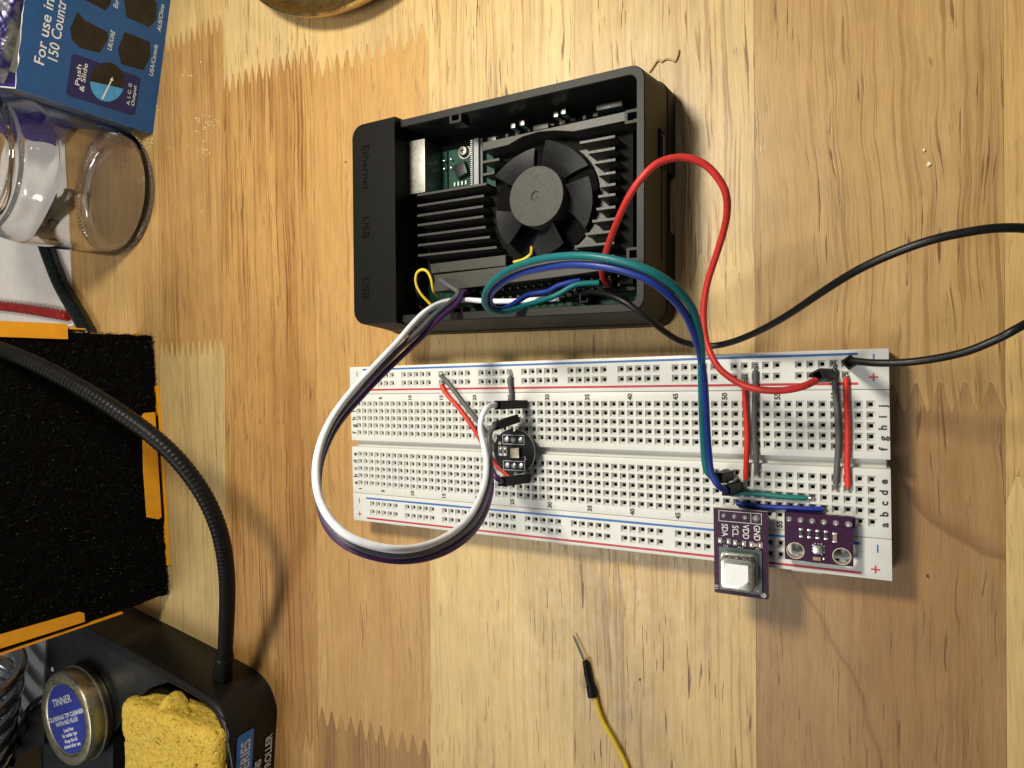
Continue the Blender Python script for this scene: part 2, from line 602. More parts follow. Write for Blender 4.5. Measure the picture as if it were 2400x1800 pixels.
# ------------------------------------------------------------------ tabletop of finger-jointed staves
top = MB()
top.box((-4, 2, -1.75), (64, 52, 2.3))
table = top.build('tabletop', 'glue')
tag(table, 'wooden tabletop of finger-jointed staves in mixed honey and tan tones', kind='structure')

L1, L2, L3 = (0.68, 0.50, 0.235), (0.62, 0.42, 0.175), (0.57, 0.355, 0.140)
B1, B2, B3 = (0.47, 0.27, 0.095), (0.40, 0.21, 0.068), (0.31, 0.155, 0.052)
DK, DK2 = (0.20, 0.080, 0.018), (0.12, 0.045, 0.012)
# stave edges x = a + s*y
EDGE = [(-34.0, 0.05), (-28.6, 0.05), (-23.4, 0.05), (-18.1, 0.047), (-12.95, 0.045), (-8.42, 0.040), (-3.10, 0.030), (2.30, 0.028), (7.75, 0.026), (13.03, 0.014), (18.42, 0.006), (24.0, 0.0)]
# per column: joints (y at left edge, y at right edge) from the bottom up, woods from the bottom up
COLS = [
    ([4.0], [('a', L2, B1, DK, 1, .5, .5), ('b', L3, B2, DK, 2, .5, .5)]),
    ([-3.0], [('c', L1, L3, DK, 3, .5, .5), ('d', L3, B2, DK, 4, .5, .5)]),
    ([13.0], [('e', L2, L3, DK, 5, .4, .5), ('f', L3, B1, DK, 6, .5, .5)]),
    ([], [('g', L2, L3, DK, 7, .35, .4)]),
    ([5.2, 18.8], [('h', L1, (0.56, 0.43, 0.22), DK, 8, .32, .35), ('i', L3, B1, DK, 9, .62, .55), ('j', L1, L2, DK, 10, .3, .3)]),
    ([-10.8, 16.2], [('k', L3, B2, DK, 11, .8, .7), ('k2', (0.58, 0.355, 0.13), (0.41, 0.205, 0.065), DK, 22.3, .85, .95), ('l', L1, (0.60, 0.46, 0.25), DK2, 12, .35, .65)]),
    ([-9.55, 15.5], [('m', B1, B3, DK2, 13, .5, .6), ('n', (0.62, 0.40, 0.16), (0.54, 0.315, 0.115), DK, 14, .30, .5), ('o', L1, (0.58, 0.44, 0.23), DK, 15, .35, .5)]),
    ([8.0], [('p', (0.78, 0.59, 0.29), (0.68, 0.49, 0.22), DK2, 16, .22, .5), ('q', (0.74, 0.57, 0.30), (0.62, 0.43, 0.19), DK2, 17, .7, 1.0)]),
    ([6.6], [('r', (0.68, 0.49, 0.23), (0.60, 0.42, 0.19), DK2, 18, .38, .8), ('s', (0.66, 0.50, 0.27), (0.58, 0.42, 0.20), DK, 19, .6, .9)]),
    ([2.90], [('t', (0.42, 0.26, 0.115), (0.35, 0.20, 0.080), DK2, 20, .22, .6), ('u', (0.53, 0.35, 0.155), (0.46, 0.29, 0.115), DK, 21, .45, .9)]),
    ([0.8], [('v', L1, L1, DK, 22, .2, .4), ('w', L2, L3, DK, 23, .4, .5)]),
]
YB, YT = -24.0, 28.0
rj = random.Random(3)


def zigzag(xa, xb, y, n, ln=0.68):
    """points left to right along a finger joint"""
    out = [(xa, y - ln / 2)]
    w = (xb - xa) / n
    for i in range(n):
        x0 = xa + w * i
        out.append((x0 + w * 0.42, y + ln / 2 + rj.uniform(-.05, .05)))
        out.append((x0 + w * 0.56, y + ln / 2 + rj.uniform(-.05, .05)))
        if i < n - 1:
            out.append((x0 + w * 0.93, y - ln / 2 + rj.uniform(-.05, .05)))
            out.append((x0 + w * 1.05, y - ln / 2 + rj.uniform(-.05, .05)))
    out.append((xb, y - ln / 2))
    return out


g = 0.004
for ci, (joints, woods) in enumerate(COLS):
    (a0, s0), (a1, s1) = EDGE[ci], EDGE[ci + 1]
    zz = []
    for y in joints:
        xa, xb = a0 + s0 * y, a1 + s1 * y
        zz.append(zigzag(xa + g, xb - g, y, 11 + (ci % 3)))
    for wi, w in enumerate(woods):
        lo = [(x, y + g) for x, y in zz[wi - 1]] if wi > 0 else [(a0 + s0 * YB + g, YB), (a1 + s1 * YB - g, YB)]
        hi = [(x, y - g) for x, y in zz[wi]] if wi < len(woods) - 1 else [(a0 + s0 * YT + g, YT), (a1 + s1 * YT - g, YT)]
        poly = lo + hi[::-1]
        mb = MB()
        h = rj.uniform(-0.004, 0.0)
        tris = tessellate_polygon([[Vector((x, y, 0)) for x, y in poly]])
        tv = [mb.bm.verts.new((x, y, h)) for x, y in poly]
        bv = [mb.bm.verts.new((x, y, -0.6)) for x, y in poly]
        for t3 in tris:
            a3 = [poly[i] for i in t3]
            ar = (a3[1][0] - a3[0][0]) * (a3[2][1] - a3[0][1]) - (a3[2][0] - a3[0][0]) * (a3[1][1] - a3[0][1])
            if abs(ar) > 1e-9: mb.face([tv[i] for i in t3])
        for i in range(len(poly)):
            mb.face([bv[i], bv[(i + 1) % len(poly)], tv[(i + 1) % len(poly)], tv[i]])
        tilt = math.radians({'n': -7, 'r': 2.0, 's': 2.5, 'm': -4, 'u': -2.5}.get(w[0], rj.uniform(0.5, 2.5)))
        kn = {'t': [(18.9, 1.94, 2.745, .022, .55), (4.48, -8.66, 11.67, .006, .45)]}.get(w[0])
        mat_w = wood('stave_wood_' + w[0], w[1], w[2], w[3], w[4], w[5], w[6], fig={'i': 1.3, 'k': 1.3, 'q': 1.2, 't': 1.6, 'u': 1.7}.get(w[0], 1.0), tilt=tilt, knot=kn, wav={'u': .75, 't': .6, 's': .5, 'n': .8, 'q': .55, 'p': .35}.get(w[0], 0.4), psz={'u': 1.35, 's': 1.25, 'q': 1.3, 't': 1.2, 'r': 1.1}.get(w[0], 1.0))
        mb.build('stave', mat_w, table)

# ------------------------------------------------------------------ breadboard
ZB = 0.95
PT = 0.254
bb = thing('breadboard', 'long white solderless breadboard with blue and red rail lines, right of the loose wire loop', 'breadboard', (0, 0, 0))
X0, X1 = -0.36, 16.13


def strip(name, y0, y1, rows, zt=ZB, zb=0.16, xr=(X0, X1)):
    """plastic block whose top is cut by square funnels, one per tie point; rows: (y, [x...])"""
    mb = MB()
    bm = mb.bm
    # grid lines in x and y
    o, h = 0.095, 0.043
    xs_all = sorted({round(x, 4) for _, xs in rows for x in xs})
    gx = [xr[0]] + sorted([x - o for x in xs_all] + [x + o for x in xs_all]) + [xr[1]]
    gy = [y0] + sorted([y - o for y, _ in rows] + [y + o for y, _ in rows]) + [y1]
    rowset = {}
    for y, xs in rows:
        for x in xs: rowset[(round(x, 3), round(y, 3))] = 1
    V = [[bm.verts.new((x, y, zt)) for y in gy] for x in gx]
    for i in range(len(gx) - 1):
        for j in range(len(gy) - 1):
            cx, cy = (gx[i] + gx[i + 1]) / 2, (gy[j] + gy[j + 1]) / 2
            q = [V[i][j], V[i + 1][j], V[i + 1][j + 1], V[i][j + 1]]
            if i % 2 == 1 and j % 2 == 1 and (round(cx, 3), round(cy, 3)) in rowset:
                prev = q
                for (hh, zz, mi) in ((h + 0.008, zt - 0.085, 0), (h, zt - 0.10, 0), (h, zt - 0.45, 1)):
                    nx = [bm.verts.new((cx + sx * hh, cy + sy * hh, zz)) for sx, sy in ((-1, -1), (1, -1), (1, 1), (-1, 1))]
                    mb.mi = mi
                    for k in range(4):
                        mb.face([prev[k], prev[(k + 1) % 4], nx[(k + 1) % 4], nx[k]])
                    prev = nx
                mb.face(prev)
                mb.mi = 0
            else:
                mb.face(q)
    # sides
    lo = {}

    def low(v):
        if v not in lo:
            lo[v] = bm.verts.new((v.co.x, v.co.y, zb))
        return lo[v]
    nx_, ny_ = len(gx), len(gy)
    per = [V[i][0] for i in range(nx_)] + [V[-1][j] for j in range(1, ny_)] + [V[i][-1] for i in range(nx_ - 2, -1, -1)] + [V[0][j] for j in range(ny_ - 2, 0, -1)]
    for a, b in zip(per, per[1:] + per[:1]):
        mb.face([a, b, low(b), low(a)])
    # rounded rim along the top perimeter
    ed = [e for e in bm.edges if len(e.link_faces) == 2 and abs(e.verts[0].co.z - zt) < 1e-6 and abs(e.verts[1].co.z - zt) < 1e-6 and
          any(abs(f.normal.z) < 0.1 for f in e.link_faces) and False]
    return mb


colx = [i * PT for i in range(63)]
railx = [(2 + 6 * gph + k) * PT for gph in range(10) for k in range(5)]


def rim_bevel(mb, zt, w=0.02):
    bm = mb.bm
    bmesh.ops.recalc_face_normals(bm, faces=bm.faces)
    ed = []
    for e in bm.edges:
        if len(e.link_faces) == 2 and all(abs(v.co.z - zt) < 1e-5 for v in e.verts):
            ns = sorted(abs(f.normal.z) for f in e.link_faces)
            if ns[0] < 0.05 and ns[1] > 0.95: ed.append(e)
        elif len(e.link_faces) == 2 and abs(e.verts[0].co.z - e.verts[1].co.z) > 0.5 and e.calc_face_angle(0) > 1.2:
            ed.append(e)
    bmesh.ops.bevel(bm, geom=ed, offset=w, segments=2, affect='EDGES', profile=0.5)


rowsT = [(r * PT, colx) for r in (0, 1, 2, 3, 4)]
rowsU = [(r * PT, colx) for r in (7, 8, 9, 10, 11)]
ts = MB()
for nm, y0, y1, rows in (('lower', -0.355, 1.285, rowsT), ('upper', 1.505, 3.145, rowsU)):
    mb = strip(nm, y0, y1, rows)
    rim_bevel(mb, ZB)
    me = bpy.data.meshes.new('t')
    mb.bm.to_mesh(me)
    ts.bm.from_mesh(me)
    bpy.data.meshes.remove(me)
ts.box(((X0 + X1) / 2, 1.395, 0.42), (X1 - X0 - 0.16, 0.26, 0.5))
ts.build('terminal_strip', ['white_abs', 'contact'], bb)
for y0, y1, ya, yb in ((3.155, 4.11, 3.50, 3.78), (-1.34, -0.365, -1.0, -0.71)):
    mb = strip('rail', y0, y1, [(ya, railx), (yb, railx)], zt=ZB + 0.002)
    rim_bevel(mb, ZB + 0.002)
    mb.build('power_rail', ['white_abs', 'contact'], bb)
MB().box(((X0 + X1) / 2, 1.385, 0.08), (X1 - X0 - 0.04, 5.40, 0.16)).build('foam_backing', 'foam_tape', bb)
for x in (1.45, 7.85, 14.3):
    MB().prism([(x - .36, -1.44), (x + .36, -1.44), (x + .28, -1.33), (x - .28, -1.33)][::1], 0.30, 0.70).build('locking_tab', 'white_abs', bb, bevel=0.015)
for y, m in ((4.0, 'print_blue'), (3.295, 'print_red'), (-0.515, 'print_blue'), (-1.22, 'print_red')):
    mb = MB()
    n = 40
    up, lo = [], []
    for k in range(n + 1):
        x = 0.25 + 15.24 * k / n
        w = 0.030 + 0.004 * noise.noise(Vector((x, y, 0)))
        dy = 0.003 * noise.noise(Vector((x * .7, y, 3)))
        up.append(mb.bm.verts.new((x, y + w + dy, ZB + 0.005)))
        lo.append(mb.bm.verts.new((x, y - w + dy, ZB + 0.005)))
    for k in range(n):
        mb.face([lo[k], lo[k + 1], up[k + 1], up[k]])
    mb.build('rail_line', m, bb)
zt = ZB + 0.004
it = []
for c in [1] + list(range(5, 61, 5)):
    it.append((str(c), 0.185, TM((c - 1) * PT, -0.215 - (0 if c > 1 else -.02), zt, PI / 2), dict(bold=0.008)))
    if c > 1: it.append((str(c), 0.185, TM((c - 1) * PT, 3.005, zt, PI / 2), dict(bold=0.008)))
texts(it, 'column_numbers', 'print_black', bb)
it = []
for ch, r in zip('abcdefghij', (0, 1, 2, 3, 4, 7, 8, 9, 10, 11)):
    it.append((ch, 0.235, TM(-0.205, r * PT, zt, PI / 2), dict(bold=0.009)))
    it.append((ch, 0.235, TM(15.99, r * PT - 0.03, zt, PI / 2), dict(bold=0.009)))
texts(it, 'row_letters', 'print_black', bb)
for x, y in ((-0.07, -1.10), (15.79, -1.10), (-0.05, 3.45), (15.81, 3.44)):
    mb = MB()
    mb.box((x, y, ZB + 0.004), (0.19, 0.036, 0.003))
    mb.box((x, y + .055, ZB + 0.004), (0.036, 0.075, 0.003))
    mb.box((x, y - .055, ZB + 0.004), (0.036, 0.075, 0.003))
    mb.build('plus_mark', 'print_red', bb)
for x, y in ((-0.07, -0.63), (15.84, -0.60), (-0.01, 3.86), (15.82, 3.89)):
    mb = MB()
    mb.box((x, y, ZB + 0.004), (0.036, 0.19, 0.003))
    mb.build('minus_mark', 'print_blue', bb)


# ------------------------------------------------------------------ wires
def px(pts, k=1.0, z0=2.4, du=0.0):
    return [at(u - (du if 735 < v < 1110 and u < 1110 else 0), v - (du * .5 if 735 < v < 1110 and u < 1110 else 0), z if z < z0 else z0 + (z - z0) * k) for u, v, z in pts]


def wire(name, pts, r, m, parent=None, per=8, seg=12, label=None, cat=None, sm=2, group=None):
    p = smooth_pts(spline(pts, per), sm)
    o = MB().tube(p, r, seg).build(name, m, parent)
    if label: tag(o, label, cat, group)
    return o


def housing(parent, base, topp, spin=0.0, w=0.25, name='connector_housing', latch=True):
    """square 1x1 connector shell from base point to top point"""
    a, b = Vector(base), Vector(topp)
    zax = (b - a).normalized()
    L = (b - a).length
    xa = (Vector((1, 0, 0)) - zax * zax.x).normalized()
    ya = zax.cross(xa)
    q = Matrix((xa, ya, zax)).transposed() @ Matrix.Rotation(spin, 3, 'Z')
    M4 = Matrix.Translation(a) @ q.to_4x4()
    mb = MB()
    h = w / 2
    o = [(-h, -h), (h, -h), (h, h), (-h, h)]
    i_ = [(-h * .62, -h * .62), (h * .62, -h * .62), (h * .62, h * .62), (-h * .62, h * .62)]
    T = lambda pts, z: [M4 @ Vector((x, y, z)) for x, y in pts]
    mb.loft([T(o, 0), T(o, L), T(i_, L), T(i_, L - 0.35)], True, True)
    ob = mb.build(name, 'housing', parent, bevel=0.008, bseg=1)
    if latch:
        mb = MB()
        mb.box((0, h + 0.002, L * 0.38), (w * .42, 0.012, 0.30), mtx=M4)
        mb.build('latch', 'housing', ob)
        mb = MB()
        mb.box((0, 0, -0.1), (0.062, 0.062, 0.25), mtx=M4)
        mb.build('pin', 'tin_pin', ob)
    return ob


R_ = 0.080
# --- white / grey / purple ribbon
rb = thing('ribbon_jumper', 'white, grey and purple ribbon wires looping from the black case over the breadboard\'s left end', 'jumper wires')
wire('wire', px([(1312, 700, 1.75), (1255, 703, 1.8), (1200, 706, 1.85), (1140, 706, 1.95), (1090, 703, 2.2), (1040, 708, 2.6), (1000, 728, 3.0), (965, 762, 3.35), (933, 800, 3.7), (883, 853, 4.2), (830, 910, 4.7), (781, 975, 5.2), (751, 1040, 5.6), (740, 1105, 5.9), (749, 1170, 6.0), (781, 1226, 6.0), (835, 1266, 5.9), (922, 1287, 5.6), (998, 1279, 5.1), (1063, 1247, 4.5), (1107, 1202, 3.9), (1134, 1139, 3.3), (1140, 1085, 3.0), (1134, 1044, 2.9), (1126, 1005, 2.9), (1130, 975, 2.85), (1144, 954, 2.7), (1163, 949, 2.35)], 1.85), R_, 'w_white', rb)['label'] = 'white wire'
wire('wire', px([(1034, 656, 2.15), (1048, 667, 2.3), (1066, 678, 2.35), (1074, 688, 2.4), (1056, 708, 2.55), (1022, 740, 2.95), (985, 778, 3.3), (947, 812, 3.6), (893, 866, 4.1), (838, 925, 4.6), (790, 985, 5.1), (760, 1045, 5.5), (746, 1105, 5.8), (747, 1172, 5.85), (776, 1236, 5.85), (835, 1279, 5.8), (925, 1300, 5.5), (1006, 1291, 5.0), (1074, 1257, 4.4), (1118, 1208, 3.8), (1144, 1142, 3.2), (1149, 1090, 2.85), (1147, 1050, 2.5), (1147, 1020, 2.4), (1155, 1002, 2.4), (1163, 996, 2.2)], 1.85, du=3.0), R_, 'w_grey', rb)['label'] = 'grey wire'
wire('wire', px([(1100, 690, 1.9), (1088, 684, 2.2), (1080, 694, 2.35), (1068, 716, 2.5), (1036, 750, 2.9), (1000, 788, 3.2), (962, 824, 3.5), (903, 880, 4.0), (846, 940, 4.5), (799, 996, 5.0), (769, 1052, 5.4), (753, 1108, 5.65), (748, 1178, 5.7), (774, 1246, 5.7), (836, 1292, 5.65), (930, 1314, 5.4), (1018, 1303, 4.9), (1088, 1266, 4.3), (1132, 1212, 3.6), (1151, 1150, 2.9), (1150, 1110, 2.4), (1149, 1085, 2.3), (1154, 1103, 2.55), (1166, 1122, 2.6), (1180, 1131, 2.3)], 1.85, du=6.0), R_ * .95, 'w_purple', rb)['label'] = 'purple wire'
housing(rb, (6.62, 2.80, 1.02), (6.50, 2.85, 2.42))
h2 = housing(rb, at(1209, 982, 1.25), at(1163, 998, 2.25), spin=0.25)
housing(rb, (6.66, 0.55, 1.02), (6.57, 0.67, 2.42))
# the plug of the ribbon on the case's pin header
hb = housing(rb, at(1103, 694, 1.55), at(1086, 688, 2.05), latch=False)

# --- teal / blue ribbon
tb = thing('ribbon_jumper', 'teal and blue twin ribbon wires arching from the black case down to the breadboard', 'jumper wires')
TL = [(1404, 663, 1.7), (1375, 664, 1.8), (1345, 669, 1.9), (1312, 688, 2.0), (1284, 700, 2.1), (1235, 715, 2.4), (1195, 729, 2.8), (1165, 733, 3.2), (1143, 722, 3.6), (1135, 703, 3.9), (1142, 677, 4.2), (1169, 648, 4.6), (1210, 624, 5.0), (1271, 606, 5.4), (1353, 599, 5.7), (1435, 608, 5.8), (1517, 632, 5.7), (1579, 670, 5.4), (1618, 715, 5.0), (1636, 765, 4.6), (1644, 820, 4.2), (1644, 880, 3.8), (1645, 940, 3.4), (1647, 1000, 3.0), (1650, 1060, 2.7), (1655, 1098, 2.6), (1666, 1115, 2.5), (1680, 1121, 2.25)]
BL = [(1360, 655, 1.7), (1335, 662, 1.8), (1305, 671, 1.9), (1284, 683, 2.0), (1240, 691, 2.2), (1215, 705, 2.5), (1185, 723, 2.8), (1163, 724, 3.1), (1150, 712, 3.5), (1149, 694, 3.8), (1160, 678, 4.1), (1189, 655, 4.5), (1230, 638, 4.9), (1292, 625, 5.3), (1353, 620, 5.6), (1435, 628, 5.7), (1512, 652, 5.6), (1569, 692, 5.3), (1606, 736, 4.9), (1628, 785, 4.5), (1642, 835, 4.1), (1650, 890, 3.75), (1654, 945, 3.4), (1657, 1003, 3.0), (1661, 1062, 2.7), (1667, 1108, 2.6), (1682, 1136, 2.6), (1702, 1151, 2.3)]
wire('wire', px(TL, 1.2), R_, 'w_teal', tb)['label'] = 'teal wire'
wire('wire', px(BL, 1.2), R_, 'w_blue', tb)['label'] = 'blue wire'
housing(tb, at(1708, 1113, 1.0), at(1681, 1120, 2.3), spin=-0.03)
housing(tb, at(1731, 1141, 1.0), at(1704, 1150, 2.3), spin=0.03)
housing(tb, at(1440, 660, 1.0), at(1408, 664, 1.75), latch=False)

# --- red jumper
rj_ = thing('jumper_wire', 'long red jumper wire arching from the black case down to the breadboard\'s plus rail', 'jumper wire')
wire('wire', px([(1424, 664, 1.75), (1414, 652, 2.1), (1411, 630, 2.6), (1416, 605, 3.0), (1432, 556, 3.6), (1456, 497, 4.1), (1481, 449, 4.4), (1511, 409, 4.5), (1548, 379, 4.4), (1600, 369, 4.2), (1648, 383, 4.0), (1683, 417, 3.8), (1702, 456, 3.6), (1704, 500, 3.3), (1694, 549, 3.0), (1676, 606, 2.7), (1658, 663, 2.4), (1649, 722, 2.2), (1651, 778, 2.1), (1663, 823, 2.15), (1683, 860, 2.3), (1710, 884, 2.45), (1745, 904, 2.6), (1786, 914, 2.7), (1834, 915, 2.7), (1878, 907, 2.6), (1912, 892, 2.3)]), R_ * 1.02, 'w_red', rj_)
housing(rj_, at(1947, 880, 1.0), at(1916, 880, 2.15), spin=0.5)
housing(rj_, at(1440, 665, 1.2), at(1423, 664, 1.8), latch=False)

# --- black jumper
bj = thing('jumper_wire', 'long black jumper wire looping past the photo\'s right edge to the minus rail', 'jumper wire')
wire('wire', px([(1366, 688, 1.75), (1394, 685, 2.0), (1435, 694, 2.3), (1478, 716, 2.4), (1521, 748, 2.2), (1555, 775, 1.9), (1598, 801, 1.5), (1655, 811, 1.35), (1707, 804, 1.5), (1770, 780, 2.0), (1842, 741, 2.7), (1915, 692, 3.4), (1992, 643, 4.0), (2070, 604, 4.3), (2174, 565, 4.5), (2278, 542, 4.5), (2355, 534, 4.4), (2430, 540, 4.2), (2500, 575, 3.9), (2530, 630, 3.6), (2500, 700, 3.2), (2440, 738, 2.9), (2380, 772, 3.1), (2330, 798, 3.0), (2252, 828, 2.9), (2148, 847, 2.8), (2060, 851, 2.6), (2000, 846, 2.35), (1986, 846, 2.2)]), R_ * 1.02, 'w_black', bj)
housing(bj, (15.33, 3.79, 1.0), (15.32, 3.80, 2.4), spin=0.65)
housing(bj, at(1385, 705, 1.0), at(1368, 698, 1.72), latch=False)


# --- short solid-core links on the board
def link_wire(name, p, q, m, label, bend=0.0, hgt=0.075, r=0.068, strip_=0.12, extra=None):
    t = thing('jumper_link', label, 'jumper wire', ((p[0] + q[0]) / 2, (p[1] + q[1]) / 2, ZB), 0, 'link wires plugged into the breadboard')
    off = Vector(t.location)
    a = Vector((p[0], p[1], 0)); b = Vector((q[0], q[1], 0))
    d = (b - a).normalized(); L = (b - a).length
    nrm = Vector((-d.y, d.x, 0))
    pts = []
    K = 12
    rr = random.Random(len(label) * 7 + int(p[0] * 10))
    ph = rr.uniform(0, 6)
    for k in range(K + 1):
        s = k / K
        pos = a + d * (strip_ + (L - 2 * strip_) * s) + nrm * (bend * math.sin(PI * s) + 0.022 * math.sin(ph + 5 * s) * math.sin(PI * s))
        pos.z = ZB + hgt + 0.03 * math.sin(PI * s) + (0.01 * math.sin(3 * ph + 9 * s))
        pts.append(pos - off)
    MB().tube(smooth_pts(spline(pts, 4)), r, 12).build('insulation', m, t)
    for e, s_ in ((a, 1), (b, -1)):
        if strip_ < 0.05 and s_ == 1: continue
        base = pts[0] if s_ == 1 else pts[-1]
        mb = MB()
        mb.tube(spline([base - d * s_ * (-0.05), base - d * s_ * 0.03, Vector((e.x, e.y, ZB + 0.05)) - off, Vector((e.x, e.y, ZB - 0.30)) - off], 4), 0.030, 8)
        mb.build('bare_end', 'tin_pin', t)
    return t


C_ = lambda c: (c - 1) * PT
RW = dict(a=0, b=1, c=2, d=3, e=4, f=7, g=8, h=9, i=10, j=11)
link_wire('r', (C_(52), 3.50), (C_(52) - .02, 0.762), 'w_sred', 'red link wire crossed near its top by the long red jumper', bend=0.02)
link_wire('g', (C_(53), 3.78), (C_(53), 1.016), 'w_bgrey', 'grey link wire just right of the red link near column 53', bend=-0.03)
link_wire('g', (C_(60), 3.78), (C_(60), 0.762), 'w_bgrey', 'grey link wire near column 60, left of the outermost red link', bend=0.05)
link_wire('r', (C_(61), 3.50), (C_(61), 0.762), 'w_sred', 'outermost red link wire near the breadboard\'s lettered right end', bend=-0.01, strip_=0.06)
link_wire('t', (C_(50) - .06, 0.53), (C_(58), 0.508), 'w_steal', 'short teal link wire lying just above the short blue link wire', bend=0.0)
link_wire('b', (C_(50) + .22, 0.254), (C_(59), 0.254), 'w_sblue', 'short blue link wire lying along the tops of the two purple boards', bend=-0.04, strip_=0.04)
link_wire('g', (C_(25) + .08, 3.78), (C_(25) + .08, 2.70), 'w_bgrey', 'short grey link wire ending behind the upright black connector', strip_=0.12)
# two longer links running to the round sensor board
for nm, m, pts, lb in (('red', 'w_sred', [(1033, 893, 0.93), (1035, 902, 1.02), (1045, 922, 1.05), (1079, 961, 1.06), (1115, 1012, 1.08), (1132, 1042, 1.08), (1148, 1070, 1.08), (1166, 1093, 1.08), (1196, 1118, 1.1)], 'long red link wire slanting from the left rail under the ribbon to the round board'),
                       ('grey', 'w_bgrey', [(1031, 872, 0.95), (1033, 880, 1.04), (1052, 900, 1.07), (1084, 942, 1.07), (1122, 990, 1.07), (1147, 1030, 1.07), (1163, 1060, 1.1), (1175, 1085, 1.1)], 'long grey link wire slanting beside the red one to the round board')):
    t = thing('jumper_link', lb, 'jumper wire', px(pts)[1], 0, 'link wires plugged into the breadboard')
    o0 = Vector(t.location)
    P_ = px(pts)
    MB().tube(smooth_pts(spline([q - o0 for q in P_[1:]], 6)), 0.070, 12).build('insulation', m, t)
    c0 = P_[0]
    MB().tube(spline([Vector((C_(15) + .12, 3.50 if nm == 'red' else 3.78, 0.6)) - o0, Vector((C_(15) + .12, 3.50 if nm == 'red' else 3.78, 1.0)) - o0, P_[1] - o0, P_[2] - o0], 5), 0.030, 8).build('bare_end', 'tin_pin', t)

# --- loose yellow jumper at the bottom
yj = thing('jumper_wire', 'loose yellow jumper wire with black pin plug lying on bare wood at the bottom', 'jumper wire')
P_ = px([(1344, 1490, 0.12), (1369, 1549, 0.17)])
MB().tube([P_[0], P_[0].lerp(P_[1], .5), P_[1] + (P_[1] - P_[0]) * .1], 0.031, 8).build('pin', 'tin_pin', yj)
pl = px([(1370, 1548, 0.15), (1373, 1556, 0.15), (1379, 1590, 0.15), (1385, 1612, 0.15), (1389, 1632, 0.15)])
MB().tube(spline(pl, 8), 0.1, 20, rfun=lambda s, i: (0.085 + 0.045 * s + (0.022 if s > 0.66 else 0) - (0.03 if s < 0.03 else 0))).build('plug_sleeve', 'housing', yj, sharp=55)
wire('wire', px([(1387, 1622, 0.14), (1396, 1640, 0.14), (1404, 1668, 0.12), (1418, 1700, 0.10), (1440, 1738, 0.10), (1462, 1780, 0.10), (1478, 1820, 0.10), (1500, 1870, 0.1)]), 0.073, 'w_yellow', yj)

# ------------------------------------------------------------------ black computer case
RZ = math.radians(-1.3)
case = thing('mini_computer', 'open black plastic mini computer case showing a cooling fan and finned heatsink', 'computer', (6.2, 8.42, 0), RZ)
CI = (Matrix.Translation((6.2, 8.42, 0)) @ Matrix.Rotation(RZ, 4, 'Z')).inverted()


def lc(u, v, z):
    return CI @ at(u, v, z)


HR = 2.40


def loop3(hx, hy, r, z, seg=7, cx=0, cy=0):
    return [Vector((x, y, z)) for x, y in rrect(hx, hy, r, seg, cx, cy)]


# outer half sizes at z=0: x +-4.85, y +-3.3 ; at rim x +-4.62.. tapered walls
mb = MB()
mb.loft([loop3(4.80, 3.30, .42, 0.80), loop3(4.66, 3.10, .38, HR - .03), loop3(4.635, 3.075, .36, HR), loop3(4.46, 2.88, .22, HR), loop3(4.44, 2.86, .20, HR - .03), loop3(4.44, 2.86, .20, 0.45)], False, False)
mb.build('upper_shell', 'case_rim', case, sharp=30)
# lower tray with the notch in its right side
lp = rrect(4.86, 3.36, .42, 7)
n0, n1 = lc(1580, 418, 0).y, lc(1583, 548, 0).y
i_r = [i for i, p in enumerate(lp) if abs(p[0] - 4.86) < 1e-6]
notch = [(4.86, n1 - .08), (4.70, n1 + .05), (4.70, n0), (4.86, n0 + .02)]
lp = lp[:0] + notch[2:][::1] + lp if False else lp
tri = []
for k, p in enumerate(lp):
    tri.append(p)
# insert notch where the outline runs down the right side (last point of last corner -> first point of first)
tri = lp + [(4.86, n1 - .08), (4.72, n1 + .06), (4.72, n0 - .01), (4.86, n0 + .0)]
mb = MB()
mb.loft([[Vector((x * .985, y * .98, 0.0)) for x, y in tri], [Vector((x, y, 0.10)) for x, y in tri], [Vector((x * .992, y * .99, 0.77)) for x, y in tri]], True, True)
mb.build('lower_tray', 'case', case, sharp=30)
mb = MB()
mb.loft([loop3(4.74, 3.24, .4, 0.74), loop3(4.74, 3.24, .4, 0.83)], False, False)
mb.build('seam', 'cavity', case)
MB().prism(rrect(4.43, 2.85, .2, 5), 0.40, 0.46).build('case_floor', 'cavity', case)
# raised end cap over the ports
xl, xr = -4.66, lc(926, 500, 2.68).x
capl = []
r = .42
pts = []
for a in range(0, 91, 10):
    pts.append((xl + r - r * math.sin(math.radians(a)), 3.12 - r + r * math.cos(math.radians(a))))
for a in range(0, 91, 10):
    pts.append((xl + r - r * math.cos(math.radians(a)), -3.12 + r - r * math.sin(math.radians(a))))
pts.append((xr, -3.12))
pts.append((xr, 3.12))
mb = MB()
mb.loft([[Vector((x - .06 if x < -4 else x, y * 1.05, 0.82)) for x, y in pts], [Vector((x, y, 2.64)) for x, y in pts], [Vector((x * .994, y * .99, 2.70)) for x, y in pts]], True, True)
mb.build('end_cap', 'case', case, sharp=25)
texts([('Ethernet', 0.40, TM(lc(857, 392, 2.7).x, lc(857, 392, 2.7).y, 2.704, -PI / 2), {}),
       ('USB', 0.40, TM(lc(857, 533, 2.7).x, lc(857, 533, 2.7).y, 2.704, -PI / 2), {}),
       ('USB', 0.40, TM(lc(857, 676, 2.7).x, lc(857, 676, 2.7).y, 2.704, -PI / 2), {})], 'port_lettering', 'cavity', case, ext=0.004)
